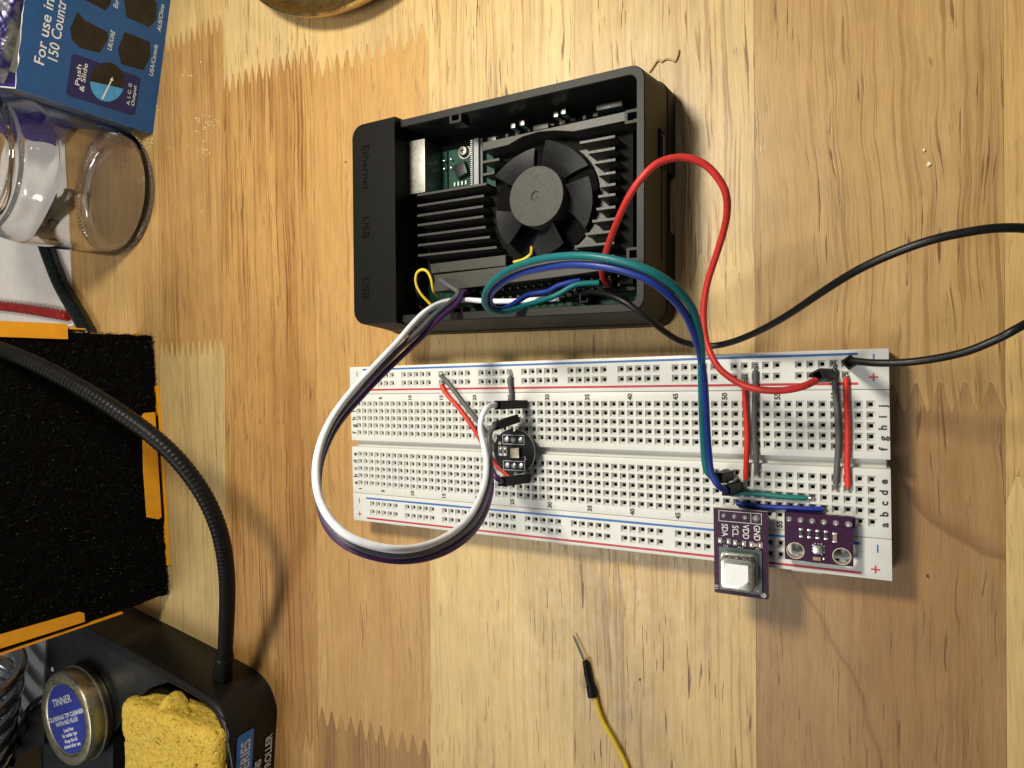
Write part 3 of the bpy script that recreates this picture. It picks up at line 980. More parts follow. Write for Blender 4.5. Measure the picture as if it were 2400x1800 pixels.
# lid clip sockets on the rim
for (u, v) in ((1067, 274), (1482, 272), (1486, 595), (1071, 731)):
    c = lc(u, v, HR)
    mb = MB()
    A, Bq = loop3(.20, .17, .04, HR + .003, 2, c.x, c.y), loop3(.125, .10, .02, HR + .003, 2, c.x, c.y)
    A0 = [Vector((p.x, p.y, 1.95)) for p in A]
    B0 = [Vector((p.x, p.y, 1.95)) for p in Bq]
    mb.loft([A0, A, Bq, B0], False, False)
    mb.build('clip_socket', 'case_rim', case, sharp=30)
# right side: card slot and edge strip, modelled as a recess insert
mb = MB()
s0, s1 = lc(1550, 300, 1.4), lc(1556, 392, 1.2)
mb.box((4.76, (s0.y + s1.y) / 2, 1.18), (0.06, abs(s0.y - s1.y), 0.50), mtx=None)
mb.build('card_slot', 'cavity', case)
mb = MB()
a_, b_ = lc(1549, 352, 1.25), lc(1554, 612, 1.25)
mb.box((4.768, (a_.y + b_.y) / 2, 1.13), (0.05, abs(a_.y - b_.y), 0.10))
mb.build('edge_strip', 'alu_black', case)
mb = MB()
mb.box((4.80, lc(1548, 380, 1.2).y + .45, 1.15), (0.03, 0.55, 0.12))
mb.build('memory_card', 'steel', case)

# inside: board, port metal, ribbon socket, screw, chips
mb = MB()
mb.box((0.3, 0.0, 0.93), (8.2, 5.5, 0.14))
pcb = mb.build('circuit_board', 'pcb_green', case)
a_, b_ = lc(971, 329, 1.95), lc(996, 450, 1.95)
mb = MB()
mb.box(((a_.x + b_.x) / 2 - .35, (a_.y + b_.y) / 2, 1.48), (b_.x - a_.x + .7, a_.y - b_.y, 0.94))
mb.build('ethernet_socket', 'port_metal', case, bevel=0.02)
p0 = lc(1050, 320, 1.0); p1 = lc(1050, 450, 1.0)
mb = MB()
mb.box((p0.x, (p0.y + p1.y) / 2, 1.02), (0.035, p0.y - p1.y + .3, 0.04))
mb.build('board_gap', 'cavity', case)
sx_ = lc(1084, 353, 1.15)
MB().lathe([(0.23, 0), (0.23, .03), (0.13, .03), (0.17, .10), (0.13, .15), (0.0, .16)], (sx_.x, sx_.y, 1.0), 24).build('screw', 'steel', case)
MB().box((sx_.x, sx_.y, 1.163), (.16, .03, .01)).box((sx_.x, sx_.y, 1.163), (.03, .16, .01)).build('screw_cross', 'cavity', case)
for q, (u0, v0, u1, v1, z, m, nm, ww) in enumerate(((1102, 330, 1108, 436, 1.25, 'solder', 'ribbon_socket_pins', .07), (1114, 325, 1118, 436, 1.3, 'lgrey', 'ribbon_socket', .16), (1126, 325, 1128, 430, 1.2, 'w_bgrey', 'ribbon_socket_lever', .12))):
    a_, b_ = lc(u0, v0, z), lc(u1, v1, z)
    mb = MB()
    if nm == 'ribbon_socket_pins':
        for k in range(24):
            y = b_.y + (a_.y - b_.y) * k / 23
            mb.box(((a_.x + b_.x) / 2, y, z - .1), (ww, 0.028, 0.2))
    else:
        mb.box(((a_.x + b_.x) / 2, (a_.y + b_.y) / 2, z - .12), (ww, a_.y - b_.y, 0.24))
    mb.build(nm, 'w_lgrey' if m == 'lgrey' else m, case)
for u, v in ((1041, 377), (1057, 373), (1041, 396), (1057, 393)):
    c = lc(u, v, 1.12)
    MB().lathe([(0.035, -0.12), (0.035, 0.0), (0.02, 0.03), (0.0, 0.035)], (c.x, c.y, 1.12), 10).build('solder_pin', 'solder', case)
c = lc(1080, 398, 1.15)
MB().box((c.x, c.y, 1.1), (0.42, 0.42, 0.2), rz=0.3).build('chip', 'fan', case, bevel=0.02)
c = lc(1078, 430, 1.05)
mb = MB()
for k in range(4): mb.box((c.x - .2 + k * .14, c.y, 1.03), (.05, .12, .05))
mb.build('board_marks', 'silk', case)
# sockets standing along the back wall
for (u, v, w, m, hh) in ((1207, 298, .16, 'steel', .5), (1230, 293, .16, 'steel', .55), (1265, 296, .5, 'alu_black', .3), (1307, 272, .16, 'steel', .5), (1328, 268, .16, 'steel', .6), (1432, 252, .75, 'fan', .5), (1150, 325, .3, 'chip', .3)):
    c = lc(u, v, 1.35)
    MB().box((c.x, c.y, 1.0 + hh / 2), (w, .16, hh)).build('socket_shell', m, case, bevel=0.03)
for u in range(1160, 1470, 26):
    c = lc(u, 322 - (u - 1160) * 0.235, 1.15)
    MB().box((c.x, c.y, 1.05), (random.uniform(.08, .2), random.uniform(.06, .12), .1)).build('component', random.choice(['cap_tan', 'chip', 'chip', 'solder']), case)

# heatsink
zf = 1.98
mb = MB()
LFs = [((978, 457), (1140, 431)), ((978, 484), (1134, 457)), ((978, 508), (1132, 481)), ((979, 531), (1133, 504)), ((979, 555), (1138, 529)), ((980, 578), (1148, 552)), ((980, 602), (1164, 576))]
RFs = [((1359, 335), (1441, 319)), ((1378, 359), (1441, 346)), ((1392, 382), (1442, 374)), ((1402, 411), (1442, 402)), ((1406, 437), (1442, 431)), ((1402, 461), (1442, 455)), ((1398, 491), (1442, 484)), ((1388, 520), (1442, 511)), ((1372, 551), (1440, 539)), ((1347, 578), (1439, 569)), ((1132, 380), (1170, 373)), ((1132, 410), (1158, 404))]
ys = []
hs = MB()
a_, b_ = lc(978, 450, zf), lc(1441, 600, zf)
tlh = lc(1131, 334, zf)
trh = lc(1466, 262, zf)
# base plate under all the fins
plate = [(a_.x, lc(978, 452, zf).y), (lc(1140, 425, zf).x, lc(1140, 425, zf).y), (tlh.x, tlh.y), (trh.x + .03, trh.y), (trh.x + .03, lc(1466, 660, zf).y), (a_.x, lc(978, 650, zf).y)]
hs.prism(plate, 1.18, 1.42)
hsink = hs.build('heatsink_plate', 'floor_shaded', case)
for (p, q) in LFs + RFs:
    A, Bq = lc(p[0], p[1], zf), lc(q[0], q[1], zf)
    y = (A.y + Bq.y) / 2
    MB().box(((A.x + Bq.x) / 2, y, (1.40 + zf) / 2), (abs(Bq.x - A.x), 0.065, zf - 1.40)).build('fin', 'alu_black', case)
# flat side bars
for quad in (((1131, 334), (1466, 261), (1466, 283), (1345, 308), (1300, 306), (1262, 309), (1225, 320), (1190, 340), (1131, 354)), ((1013, 645), (1170, 626), (1300, 608), (1440, 596), (1440, 630), (1300, 650), (1017, 684))):
    pts = [tuple(lc(u, v, zf + .02)[:2]) for u, v in quad]
    mb = MB()
    mb.prism(pts, 1.42, zf + .02)
    mb.build('heatsink_bar', 'alu_black', case, bevel=0.01, bseg=1)
pts = [tuple(lc(u, v, 1.9)[:2]) for u, v in ((1004, 618), (1182, 596), (1182, 622), (1008, 640))]
MB().prism(pts, 1.42, 1.82).build('heatsink_block', 'alu_black', case, bevel=0.01, bseg=1)
# floor right of the fan again in a lighter tone, standing for its lit part
fc = lc(1258, 461, 2.1)
mb = MB()
arc = [math.radians(q) for q in range(-62, 58, 6)]
pin = [(fc.x + 1.64 * math.cos(q), fc.y + 1.64 * math.sin(q)) for q in arc]
xo = lc(1424, 420, 1.6).x
mb.prism([(xo, pin[0][1])] + [(xo, pin[-1][1])] + pin[::-1], 1.41, 1.45)
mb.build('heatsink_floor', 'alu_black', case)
# fan: shroud ring, hub, five blades
fan = thing('x', 'x', 'x')
bpy.data.objects.remove(fan)
mb = MB()
mb.lathe([(1.60, 1.42), (1.60, 1.50), (0.6, 1.50), (0.6, 1.42)], (fc.x, fc.y, 0), 48)
fan = mb.build('fan', 'cavity', case)
mb = MB()
mb.lathe([(0.83, 1.55), (0.845, 2.10), (0.82, 2.16), (0.40, 2.165), (0.14, 2.165), (0.13, 2.13), (0.05, 2.13), (0.045, 2.15), (0.0, 2.15)], (fc.x, fc.y, 0), 48)
mb.build('hub', 'hub', fan, sharp=30)
mb = MB()
dc = lc(1252, 407, 2.16)
mb.lathe([(0.12, 2.160), (0.12, 2.172), (0.10, 2.172), (0.10, 2.160)], (dc.x, dc.y, 0), 24, closed=True)
mb.build('mould_mark', 'fan', fan)
mb = MB()
blade_me = None
for k in range(5):
    a0 = math.radians((60, 130, 213, 280, 353)[k]) - RZ
    if blade_me is None:
        mb = MB()
        NR, NA = 6, 8
        grid = []
        for layer in (0, 1):
            gl = []
            for i in range(NR + 1):
                rr = 0.80 + (1.56 - 0.80) * i / NR
                hw = math.radians(21 + 4 * i / NR)
                row = []
                for j in range(NA + 1):
                    f = j / NA
                    a = -hw + 2 * hw * f + math.radians(-6) * i / NR
                    z = 2.06 - 0.42 * (1 - f) - 0.04 * math.sin(PI * f) - 0.045 * layer
                    row.append(mb.bm.verts.new((rr * math.cos(a), rr * math.sin(a), z)))
                gl.append(row)
            grid.append(gl)
        for i in range(NR):
            for j in range(NA):
                mb.face([grid[0][i][j], grid[0][i + 1][j], grid[0][i + 1][j + 1], grid[0][i][j + 1]], True)
                mb.face([grid[1][i][j], grid[1][i][j + 1], grid[1][i + 1][j + 1], grid[1][i + 1][j]], True)
        for gi in ((0, None), (NR, None)):
            i = gi[0]
            for j in range(NA):
                mb.face([grid[0][i][j], grid[0][i][j + 1], grid[1][i][j + 1], grid[1][i][j]])
        for j in (0, NA):
            for i in range(NR):
                mb.face([grid[0][i][j], grid[0][i + 1][j], grid[1][i + 1][j], grid[1][i][j]])
        ob = mb.build('blade', 'fan', fan)
        blade_me = ob.data
    else:
        ob = link('blade', blade_me, fan)
    ob.location = (fc.x, fc.y, 0)
    ob.rotation_euler = (0, 0, a0)
MB().box((0.9, 2.66, 1.02), (7.2, .42, .06)).build('shade_strip', 'cavity', case)  # added black strip, darkens the green board where the case inside is in shade
# fan lead
def wl(name, pts, r, m):
    p = smooth_pts(spline([lc(*q) for q in pts], 8))
    return MB().tube(p, r, 10).build(name, m, case)
wl('fan_lead', [(1027, 692, 1.5), (1016, 681, 1.9), (1011, 655, 2.1), (1002, 637, 2.2), (989, 632, 2.25), (977, 641, 2.2), (975, 663, 2.1), (986, 688, 1.95), (1009, 713, 1.7)], 0.045, 'w_yellow')['label'] = 'yellow fan wire'
wl('fan_lead', [(985, 655, 1.3), (970, 668, 1.6), (968, 690, 1.7), (973, 708, 1.6), (990, 724, 1.4)], 0.04, 'w_fred')['label'] = 'red fan wire'
wl('fan_lead', [(992, 645, 1.5), (976, 664, 1.9), (978, 688, 1.9), (990, 708, 1.7), (1002, 718, 1.4)], 0.04, 'w_black')['label'] = 'black fan wire'
wl('fan_lead', [(1205, 614, 1.7), (1225, 609, 1.95), (1238, 601, 2.0), (1245, 594, 1.9), (1246, 580, 1.6)], 0.045, 'w_yellow')['label'] = 'yellow fan wire'
# pin header along the lower edge
a_, b_ = lc(1090, 700, 1.55), lc(1480, 655, 1.55)
mb = MB()
mb.box(((a_.x + b_.x) / 2, (a_.y + b_.y) / 2, 1.13), (b_.x - a_.x, .50, .26), rz=math.atan2(b_.y - a_.y, b_.x - a_.x))
mb.build('pin_header', 'housing', case)
mb = MB()
hdir = (b_ - a_).normalized(); hn = Vector((-hdir.y, hdir.x, 0))
for k in range(20):
    for s in (-1, 1):
        c = a_ + hdir * (0.12 + .254 * k * 1.0) + hn * (0.127 * s)
        if (c - a_).length < (b_ - a_).length - .1:
            mb.box((c.x, c.y, 1.42), (.055, .055, .5))
mb.build('header_pins', 'contact', case)

# ------------------------------------------------------------------ round sensor board
rs = thing('sensor_board', 'small round black circuit board with a tiny square sensor, standing on the breadboard', 'circuit board', (6.42, 1.40, 1.4))
Rr = 0.68
pts = []
for k in range(96):
    a = 2 * PI * k / 96
    x, y = Rr * math.cos(a), Rr * math.sin(a)
    for sy in (1, -1):
        d = math.hypot(x - 0.0, y - sy * Rr)
        if d < 0.085:
            y = sy * (Rr - math.sqrt(max(0, 0.085 ** 2 - x * x)))
    pts.append((x, y))
MB().prism(pts, -0.10, -0.002, smooth_side=True).build('board', 'pcb_black', rs)
mb = MB()
mb.lathe([(Rr + .004, -0.075), (Rr + .004, -0.03)], (0, 0, 0), 64)
mb.bm.faces.ensure_lookup_table()
bmesh.ops.delete(mb.bm, geom=[f for f in mb.bm.faces if len(f.verts) > 4], context='FACES_ONLY')
mb.build('board_edge', 'yellowed', rs)
zs = 0.003


def frame_box(mb, cx, cy, w, h, t=0.012, z=zs, rz=0):
    for dx, dy, ww, hh in ((0, h / 2, w + t, t), (0, -h / 2, w + t, t), (w / 2, 0, t, h - t), (-w / 2, 0, t, h - t)):
        mb.box((cx + dx, cy + dy, z), (ww, hh, 0.003))


mb = MB()
frame_box(mb, 0, 0.36, 0.72, 0.27)
frame_box(mb, 0, -0.42, 0.72, 0.27)
for x in (-0.42, -0.27):
    frame_box(mb, x - .03, 0.0, 0.115, 0.26, .010)
mb.build('silkscreen', 'silk', rs)
for y in (0.36, -0.42):
    for x in (-0.23, 0, 0.24):
        MB().lathe([(0.085, 0), (0.08, .02), (0.045, .035), (0.02, .05), (0.0, .052)], (x, y, 0), 16).build('solder_joint', 'solder', rs)
for x in (-0.45, -0.30):
    for y in (-.085, .085):
        MB().box((x, y, .012), (.07, .06, .03)).build('solder_pad', 'solder', rs, bevel=.01)
    MB().box((x, 0, .012), (.06, .09, .035)).build('resistor', 'chip', rs)
MB().box((0.09, -0.02, .06), (.30, .30, .12)).build('sensor_chip', 'steel', rs, bevel=.015)
MB().box((0.07, -0.02, .122), (.24, .26, .01)).build('sensor_window', 'gold', rs)
MB().lathe([(0.055, 0.0), (0.055, .003), (0.0, .003)], (-0.47, 0.24, 0), 20).build('dot_mark', 'cap_tan', rs)
texts([('5', 0.16, TM(0.38, -0.20, .004, 0), {}), ("'", 0.12, TM(0.36, .2, .004, 0), {})], 'board_print', 'silk', rs)
mb = MB()
for x in (-.254, 0, .254):
    for y in (.36, -.42):
        mb.box((x, y, -.33), (.06, .06, .46))
mb.build('header_pins', 'tin_pin', rs)

# ------------------------------------------------------------------ purple board with the steel can
Mc = (12.84, -0.90)
sm = thing('sensor_board', 'tall purple sensor board with a steel can and white square, marked SDA SCL VDD GND', 'circuit board', (Mc[0], Mc[1], 1.5), math.radians(-0.3))
MB().prism(rrect(.64, 1.08, .03, 2), -.16, 0).build('board', 'pcb_purple', sm)
mb = MB()
for y in (-.06,):
    lp = rrect(.643, 1.083, .03, 2)
    mb.loft([[Vector((x, yy, -.12)) for x, yy in lp], [Vector((x, yy, -.04)) for x, yy in lp]], False, False)
mb.build('board_edge', 'yellowed', sm)
TP = [(-0.40 + .02, .90), (-.40 + .02 + .254, .90), (-.38 + .508, .90), (-.38 + .762, .90)]
for i, (x, y) in enumerate(TP):
    k = 1.35 if i == 3 else 1.0
    MB().lathe([(0.065 * k, 0), (0.06 * k, .02), (0.04 * k, .05), (0.015, .10), (0.0, .105)], (x, y, 0), 16).build('solder_joint', 'solder', sm)
mb = MB()
frame_box(mb, -.126, .90, .76, .26)
frame_box(mb, .382, .90, .245, .26)
for x, y in ((-.385, .265), (-.02, .25), (.37, .25)):
    for s in (-1, 1):
        frame_box(mb, x + s * .105, y, .075, .115, .010)
mb.build('silkscreen', 'silk', sm)
texts([(s, 0.21, TM(x, .545, .004, -PI / 2), dict(sx=.82, bold=.002)) for s, x in (('SDA', -.375), ('SCL', -.12), ('VDD', .13), ('GND', .39))] +
      [('R1', .12, TM(-.36, .13, .004, PI), {}), ('R2', .13, TM(.0, .11, .004, PI), {}), ('C1', .12, TM(.40, .10, .004, -PI / 2), {}), ('10', .13, TM(-.585, -.94, .004, PI / 2), {})], 'board_print', 'silk', sm)
for x, y, m in ((-.385, .265, 'chip'), (-.02, .25, 'chip'), (.37, .25, 'cap_tan')):
    MB().box((x, y, .02), (.11, .085, .045)).build('resistor' if m == 'chip' else 'capacitor', m, sm, bevel=.008)
    for s in (-1, 1):
        MB().box((x + s * .10, y, .012), (.055, .08, .03)).build('solder_pad', 'solder', sm, bevel=.01)
MB().prism(rrect(.505, .545, .02, 2, -.0, -.42), .001, .05).build('sensor_substrate', 'pcb_dark_green', sm)
can = MB()
lo = lambda h, r, z, cx=-.02, cy=-.42: [Vector((x, y, z)) for x, y in rrect(h, h, r, 6, cx, cy)]
can.loft([lo(.44, .12, .05), lo(.44, .12, .075), lo(.40, .13, .085), lo(.395, .12, .44), lo(.38, .11, .47), lo(.35, .09, .48)], False, True, True)
can.build('steel_can', 'steel', sm, sharp=30)
c = .33 * .80
MB().prism([(-.02 - c, -.42 - c), (-.02 + c * .45, -.42 - c), (-.02 + c, -.42 - c * .5), (-.02 + c, -.42 + c), (-.02 - c, -.42 + c)], .481, .487).build('white_label', 'sticker', sm)
MB().lathe([(0.065, 0), (0.065, .004), (0.0, .004)], (.53, -.985, .0), 20).build('alignment_dot', 'silk', sm)
MB().lathe([(0.025, 0), (0.025, .004), (0.0, .004)], (.41, -.885, .05), 12).build('alignment_dot', 'silk', sm)
mb = MB()
for i in range(4):
    mb.box((TP[i][0], TP[i][1], -.16 - .125), (.25, .24, .25))
mb.build('pin_header', 'housing', sm)
mb = MB()
for i in range(4):
    mb.box((TP[i][0], TP[i][1], -.55), (.06, .06, .4))
mb.build('header_pins', 'tin_pin', sm)

# ------------------------------------------------------------------ small purple board with two holes
Mc2 = (14.595, -0.40)
s2 = thing('sensor_board', 'small wide purple sensor board with two round holes and six soldered pins', 'circuit board', (Mc2[0], Mc2[1], 1.35), math.radians(-0.4))
bm_ = MB()
hx, hy = .74, .575
holes = [(-.50, -.34, .185), (.50, -.36, .185)]
# board outline with two holes cut: build as 2 cells of ring quads
def plate_with_holes(mb, hx, hy, holes, z0, z1):
    bm = mb.bm
    vs = []
    def sq_pt(x0, x1, y0, y1, cx, cy, a):
        dx, dy = math.cos(a), math.sin(a)
        t = 1e9
        if dx > 1e-9: t = min(t, (x1 - cx) / dx)
        if dx < -1e-9: t = min(t, (x0 - cx) / dx)
        if dy > 1e-9: t = min(t, (y1 - cy) / dy)
        if dy < -1e-9: t = min(t, (y0 - cy) / dy)
        return (cx + dx * t, cy + dy * t)
    for (cx, cy, r), (x0, x1) in zip(holes, ((-hx, 0), (0, hx))):
        angs = [2 * PI * k / 32 for k in range(32)]
        for c_ in ((x0, -hy), (x1, -hy), (x1, hy), (x0, hy)):
            angs.append(math.atan2(c_[1] - cy, c_[0] - cx) % (2 * PI))
        angs = sorted(set(round(a, 5) for a in angs))
        n = len(angs)
        for z, fl in ((z1, 0), (z0, 1)):
            inn = [bm.verts.new((cx + r * math.cos(a), cy + r * math.sin(a), z)) for a in angs]
            out = [bm.verts.new((*sq_pt(x0, x1, -hy, hy, cx, cy, a), z)) for a in angs]
            for i in range(n):
                mb.face([inn[i], out[i], out[(i + 1) % n], inn[(i + 1) % n]])
            if fl == 0: top_i = inn
            else:
                for i in range(n):
                    mb.face([top_i[i], top_i[(i + 1) % n], inn[(i + 1) % n], inn[i]])
    o = [(-hx, -hy), (hx, -hy), (hx, hy), (-hx, hy)]
    mb.loft([[Vector((x, y, z0)) for x, y in o], [Vector((x, y, z1)) for x, y in o]], False, False)


plate_with_holes(bm_, hx, hy, holes, -.16, 0)
bm_.build('board', 'pcb_purple', s2)
for cx, cy, r in holes:
    MB().lathe([(r + .025, .001), (r + .025, .006), (r - .004, .006), (r - .004, -.155), (r + .02, -.165)], (cx, cy, 0), 36).bm.free()
    mb = MB()
    mb.loft([[Vector((cx + rr * math.cos(2 * PI * k / 36), cy + rr * math.sin(2 * PI * k / 36), zz)) for k in range(36)] for rr, zz in ((r + .016, .001), (r + .016, .006), (r - .004, .006), (r - .004, -.158))], False, False, True)
    mb.build('hole_ring', 'gold', s2, sharp=30)
for i in range(6):
    x = -.625 + .254 * i
    MB().lathe([(0.078, 0), (0.072, .03), (0.045, .07), (0.02, .11), (0.0, .115)], (x, .41, 0), 16).build('solder_joint', 'solder', s2)
for i, x in enumerate((-.37, -.19, -.01, .17)):
    MB().box((x, .11, .018), (.075, .09, .035)).build('resistor', 'chip', s2, bevel=.006)
    for s in (-1, 1):
        MB().box((x, .11 + s * .085, .012), (.085, .055, .028)).build('solder_pad', 'solder', s2, bevel=.01)
MB().box((.36, .075, .025), (.09, .13, .05)).build('capacitor', 'cap_tan', s2, bevel=.008)
for s in (-1, 1):
    MB().box((.36, .075 + s * .095, .015), (.10, .05, .035)).build('solder_pad', 'solder', s2, bevel=.01)
MB().box((.0, -.235, .05), (.20, .20, .10)).build('sensor_can', 'steel', s2, bevel=.012)
MB().lathe([(0.014, 0.1), (0.014, .103), (0.0, .103)], (.05, -.225, 0), 10).build('vent_hole', 'cavity', s2)
mb = MB()
for s in (-1, 1):
    for t in (-.07, 0, .07):
        mb.box((s * .118, -.235 + t, .006), (.03, .035, .01))
        mb.box((t, -.235 + s * .118, .006), (.035, .03, .01))
mb.build('sensor_pads', 'solder', s2)
MB().box((-.03, -.475, .02), (.17, .085, .04)).build('capacitor', 'cap_tan', s2, bevel=.006)
MB().box((.12, -.46, .012), (.04, .06, .02)).build('solder_pad', 'solder', s2, bevel=.006)
mb = MB()
mb.box((.01, .41, -.28), (1.53, .24, .24))
mb.build('pin_header', 'housing', s2, bevel=.02)
mb = MB()
for i in range(6): mb.box((-.625 + .254 * i, .41, -.5), (.06, .06, .4))
mb.build('header_pins', 'tin_pin', s2)

# ------------------------------------------------------------------ glass jar
JC = (-15.55, 12.83)
jar = thing('glass_jar', 'empty clear glass jar standing by the blue box on the wood and white paper', 'jar', (JC[0], JC[1], 0))
prof = [(0.0, 0.10), (1.8, 0.08), (2.45, 0.02), (2.62, 0.03), (2.85, 0.10), (2.98, 0.30), (3.01, 0.6), (3.01, 3.6), (2.98, 4.1), (2.86, 4.6), (2.66, 4.95), (2.60, 5.1),
        (2.72, 5.2), (2.78, 5.35), (2.70, 5.5), (2.60, 5.6), (2.60, 5.9), (2.66, 5.98), (2.66, 6.08), (2.60, 6.16), (2.60, 6.5), (2.66, 6.58), (2.66, 6.68), (2.6, 6.76), (2.58, 6.95), (2.50, 7.05),
        (2.40, 7.0), (2.38, 6.5), (2.38, 5.3), (2.44, 5.0), (2.70, 4.55), (2.86, 4.1), (2.89, 3.6), (2.89, 0.75), (2.74, 0.50), (2.45, 0.42), (1.8, 0.36), (0.0, 0.32)]
prof = [tuple(v)[:2] for v in spline([(r, z, 0) for r, z in prof], 3)]
mb = MB()
mb.lathe([(max(r, 0.0), z) for r, z in prof], (0, 0, 0), 72)
jb = mb.build('jar_body', 'glass', jar, sharp=60)
mb = MB()
for row, (rr, z, n) in enumerate(((2.93, .14, 90), (2.80, .06, 84))):
    for k in range(n):
        a = 2 * PI * (k + .5 * row) / n
        mb.box((rr * math.cos(a), rr * math.sin(a), z + .02), (.09, .10, .07), rz=a, taper=.6)
o = mb.build('knurled_foot', 'glass', jar)
o['kind'] = 'stuff'

# ------------------------------------------------------------------ blue adapter box
b0 = at(358, 315, 0)
b1 = at(400, 0, 0)
fdir = (b1 - b0).normalized()
fn = Vector((fdir.y, -fdir.x, 0))            # faces the camera side
sd = -fn
BH = 5.4
box = thing('travel_adapter_box', 'torn open blue cardboard box reading For use in 150 Countries, standing behind the jar', 'box', b0)
BL_, BD = 9.0, 6.5
th = 0.05


def wall(mb, p, d, n, L, H, t=th, rag=0.0, seed=0):
    """wall along d from p, thickness t inward (-n)"""
    N = 40
    outer_lo, outer_hi, in_lo, in_hi = [], [], [], []
    for k in range(N + 1):
        q = p + d * (L * k / N)
        z = H + rag * noise.noise(Vector((k * .55 + seed, 0, 0)))
        outer_lo.append(mb.bm.verts.new(q)); outer_hi.append(mb.bm.verts.new(q + Vector((0, 0, z))))
        in_lo.append(mb.bm.verts.new(q - n * t)); in_hi.append(mb.bm.verts.new(q - n * t + Vector((0, 0, z + rag * .6 * noise.noise(Vector((k * .9, 5, 0)))))))
    for k in range(N):
        mb.mi = 0
        mb.face([outer_lo[k], outer_lo[k + 1], outer_hi[k + 1], outer_hi[k]])
        mb.mi = 1
        mb.face([outer_hi[k], outer_hi[k + 1], in_hi[k + 1], in_hi[k]])
        mb.face([in_lo[k + 1], in_lo[k], in_hi[k], in_hi[k + 1]])
    mb.mi = 1
    mb.face([outer_lo[0], outer_hi[0], in_hi[0], in_lo[0]])
    mb.face([outer_lo[-1], in_lo[-1], in_hi[-1], outer_hi[-1]])
    mb.mi = 0


O = Vector((0, 0, 0))
mb = MB()
wall(mb, O, fdir, fn, BL_, BH, rag=0.10, seed=2)
mb.build('front_panel', ['box_blue', 'box_inner'], box)
mb = MB()
wall(mb, O + sd * th, sd, -fdir, BD, BH, rag=0.03, seed=5)
mb.build('side_panel', ['box_side', 'box_inner'], box)
mb = MB()
wall(mb, O + fdir * BL_ + sd * th, sd, fdir, BD, BH)
mb.build('side_panel', ['box_blue', 'box_inner'], box)
mb = MB()
wall(mb, O + sd * (BD + th), fdir, sd, BL_, BH)
mb.build('back_panel', ['box_blue', 'box_inner'], box)
mb = MB()
mb.prism([tuple((O + fdir * a + sd * b)[:2]) for a, b in ((.05, .05), (BL_ - .05, .05), (BL_ - .05, BD), (.05, BD))], 0.01, 0.06)
mb.build('bottom_panel', 'box_inner', box)


# printed panel: local frame on the front face (X = fdir, Y = up, Z = outward)
FM = Matrix((( fdir.x, 0, fn.x, 0), (fdir.y, 0, fn.y, 0), (0, 1, 0, 0), (0, 0, 0, 1)))


def fp(u, v):
    q = on_plane(u, v, b0, fn) - b0
    return (q.dot(fdir), q.z)


def flat(pts, lift, name, m):
    mb = MB()
    mb.prism([(x, y) for x, y in pts], lift - 0.003, lift)
    o = mb.build(name, m, box)
    o.data.transform(FM)
    return o


def ftext(items, name, m, lift):
    its = []
    for body, (u0, v0), (u1, v1), size, kw in items:
        p, q = fp(u0, v0), fp(u1, v1)
        ang = math.atan2(q[1] - p[1], q[0] - p[0])
        L = math.hypot(q[0] - p[0], q[1] - p[1])
        me = text_mesh(body, size, 0, 'LEFT')
        w = max(v.co.x for v in me.vertices)
        me_k = L / w
        bpy.data.meshes.remove(me)
        its.append((body, size, FM @ Matrix.Translation((p[0], p[1], lift)) @ Matrix.Rotation(ang, 4, 'Z') @ Matrix.Translation((0, size * .33, 0)) @ Matrix.Scale(me_k, 4, (1, 0, 0)), dict(align='LEFT', **kw)))
    return texts(its, name, m, box)


ftext([('For use in', (103, 157), (128, 2), 0.50, dict(bold=.004)), ('150 Countr', (134, 152), (157, 4), 0.50, dict(bold=.004))], 'title_print', 'print_white', 0.006)
def rpoly(c, n_=8, rad=1.0, sx=1.0, sy=1.0, rot=0.0):
    return [(c[0] + rad * sx * math.cos(2 * PI * k / n_ + rot), c[1] + rad * sy * math.sin(2 * PI * k / n_ + rot)) for k in range(n_)]
for quad in (((182, 27), (198, 47), (252, 75), (253, 92), (233, 124), (188, 112), (168, 93), (164, 66)),
             ((292, 75), (350, 97), (353, 130), (336, 165), (284, 150), (276, 115)),
             ((290, -4), (296, 40), (350, 64), (366, 45), (368, 10), (352, -20), (300, -30)),
             ((190, -5), (247, 25), (258, 10), (268, -25), (215, -40))):
    flat([fp(u, v) for u, v in quad], 0.006, 'plug_picture', 'photo_black')
flat([fp(u, v) for u, v in ((174, 126), (326, 180), (330, 188), (316, 268), (310, 271), (159, 224), (155, 216), (168, 130))], 0.006, 'printed_panel', 'navy')
cc = fp(251, 192)
p_, q_ = fp(251, 150), fp(251, 234)
rcir = math.hypot(p_[0] - q_[0], p_[1] - q_[1]) / 2
p_, q_ = fp(210, 192), fp(292, 192)
rc2 = math.hypot(p_[0] - q_[0], p_[1] - q_[1]) / 2
ctr = [fp(251 + 40 * math.cos(a), 192 + 46 * math.sin(a)) for a in [2 * PI * k / 40 for k in range(40)]]
flat(ctr, 0.012, 'plug_picture', 'photo_black')
seg_ = [fp(251 + 40 * math.cos(a), 192 + 46 * math.sin(a)) for a in [math.radians(x) for x in range(20, 185, 6)]]
flat(seg_, 0.018, 'blue_segment', 'sky_blue')
flat([fp(u, v) for u, v in ((237, 231), (241, 233), (262, 189), (265, 190), (263, 180), (257, 187), (259, 188))], 0.024, 'slide_arrow', 'print_white')
ftext([('Push', (186, 203), (191, 153), 0.25, dict(bold=.002)), ('& Slide', (196, 217), (206, 151), 0.25, dict(bold=.002)),
       ('A. I. C. G', (303, 247), (309, 197), 0.19, dict(bold=.002)), ('Output', (314, 250), (320, 201), 0.19, dict(bold=.002))], 'panel_print', 'print_white', 0.013)
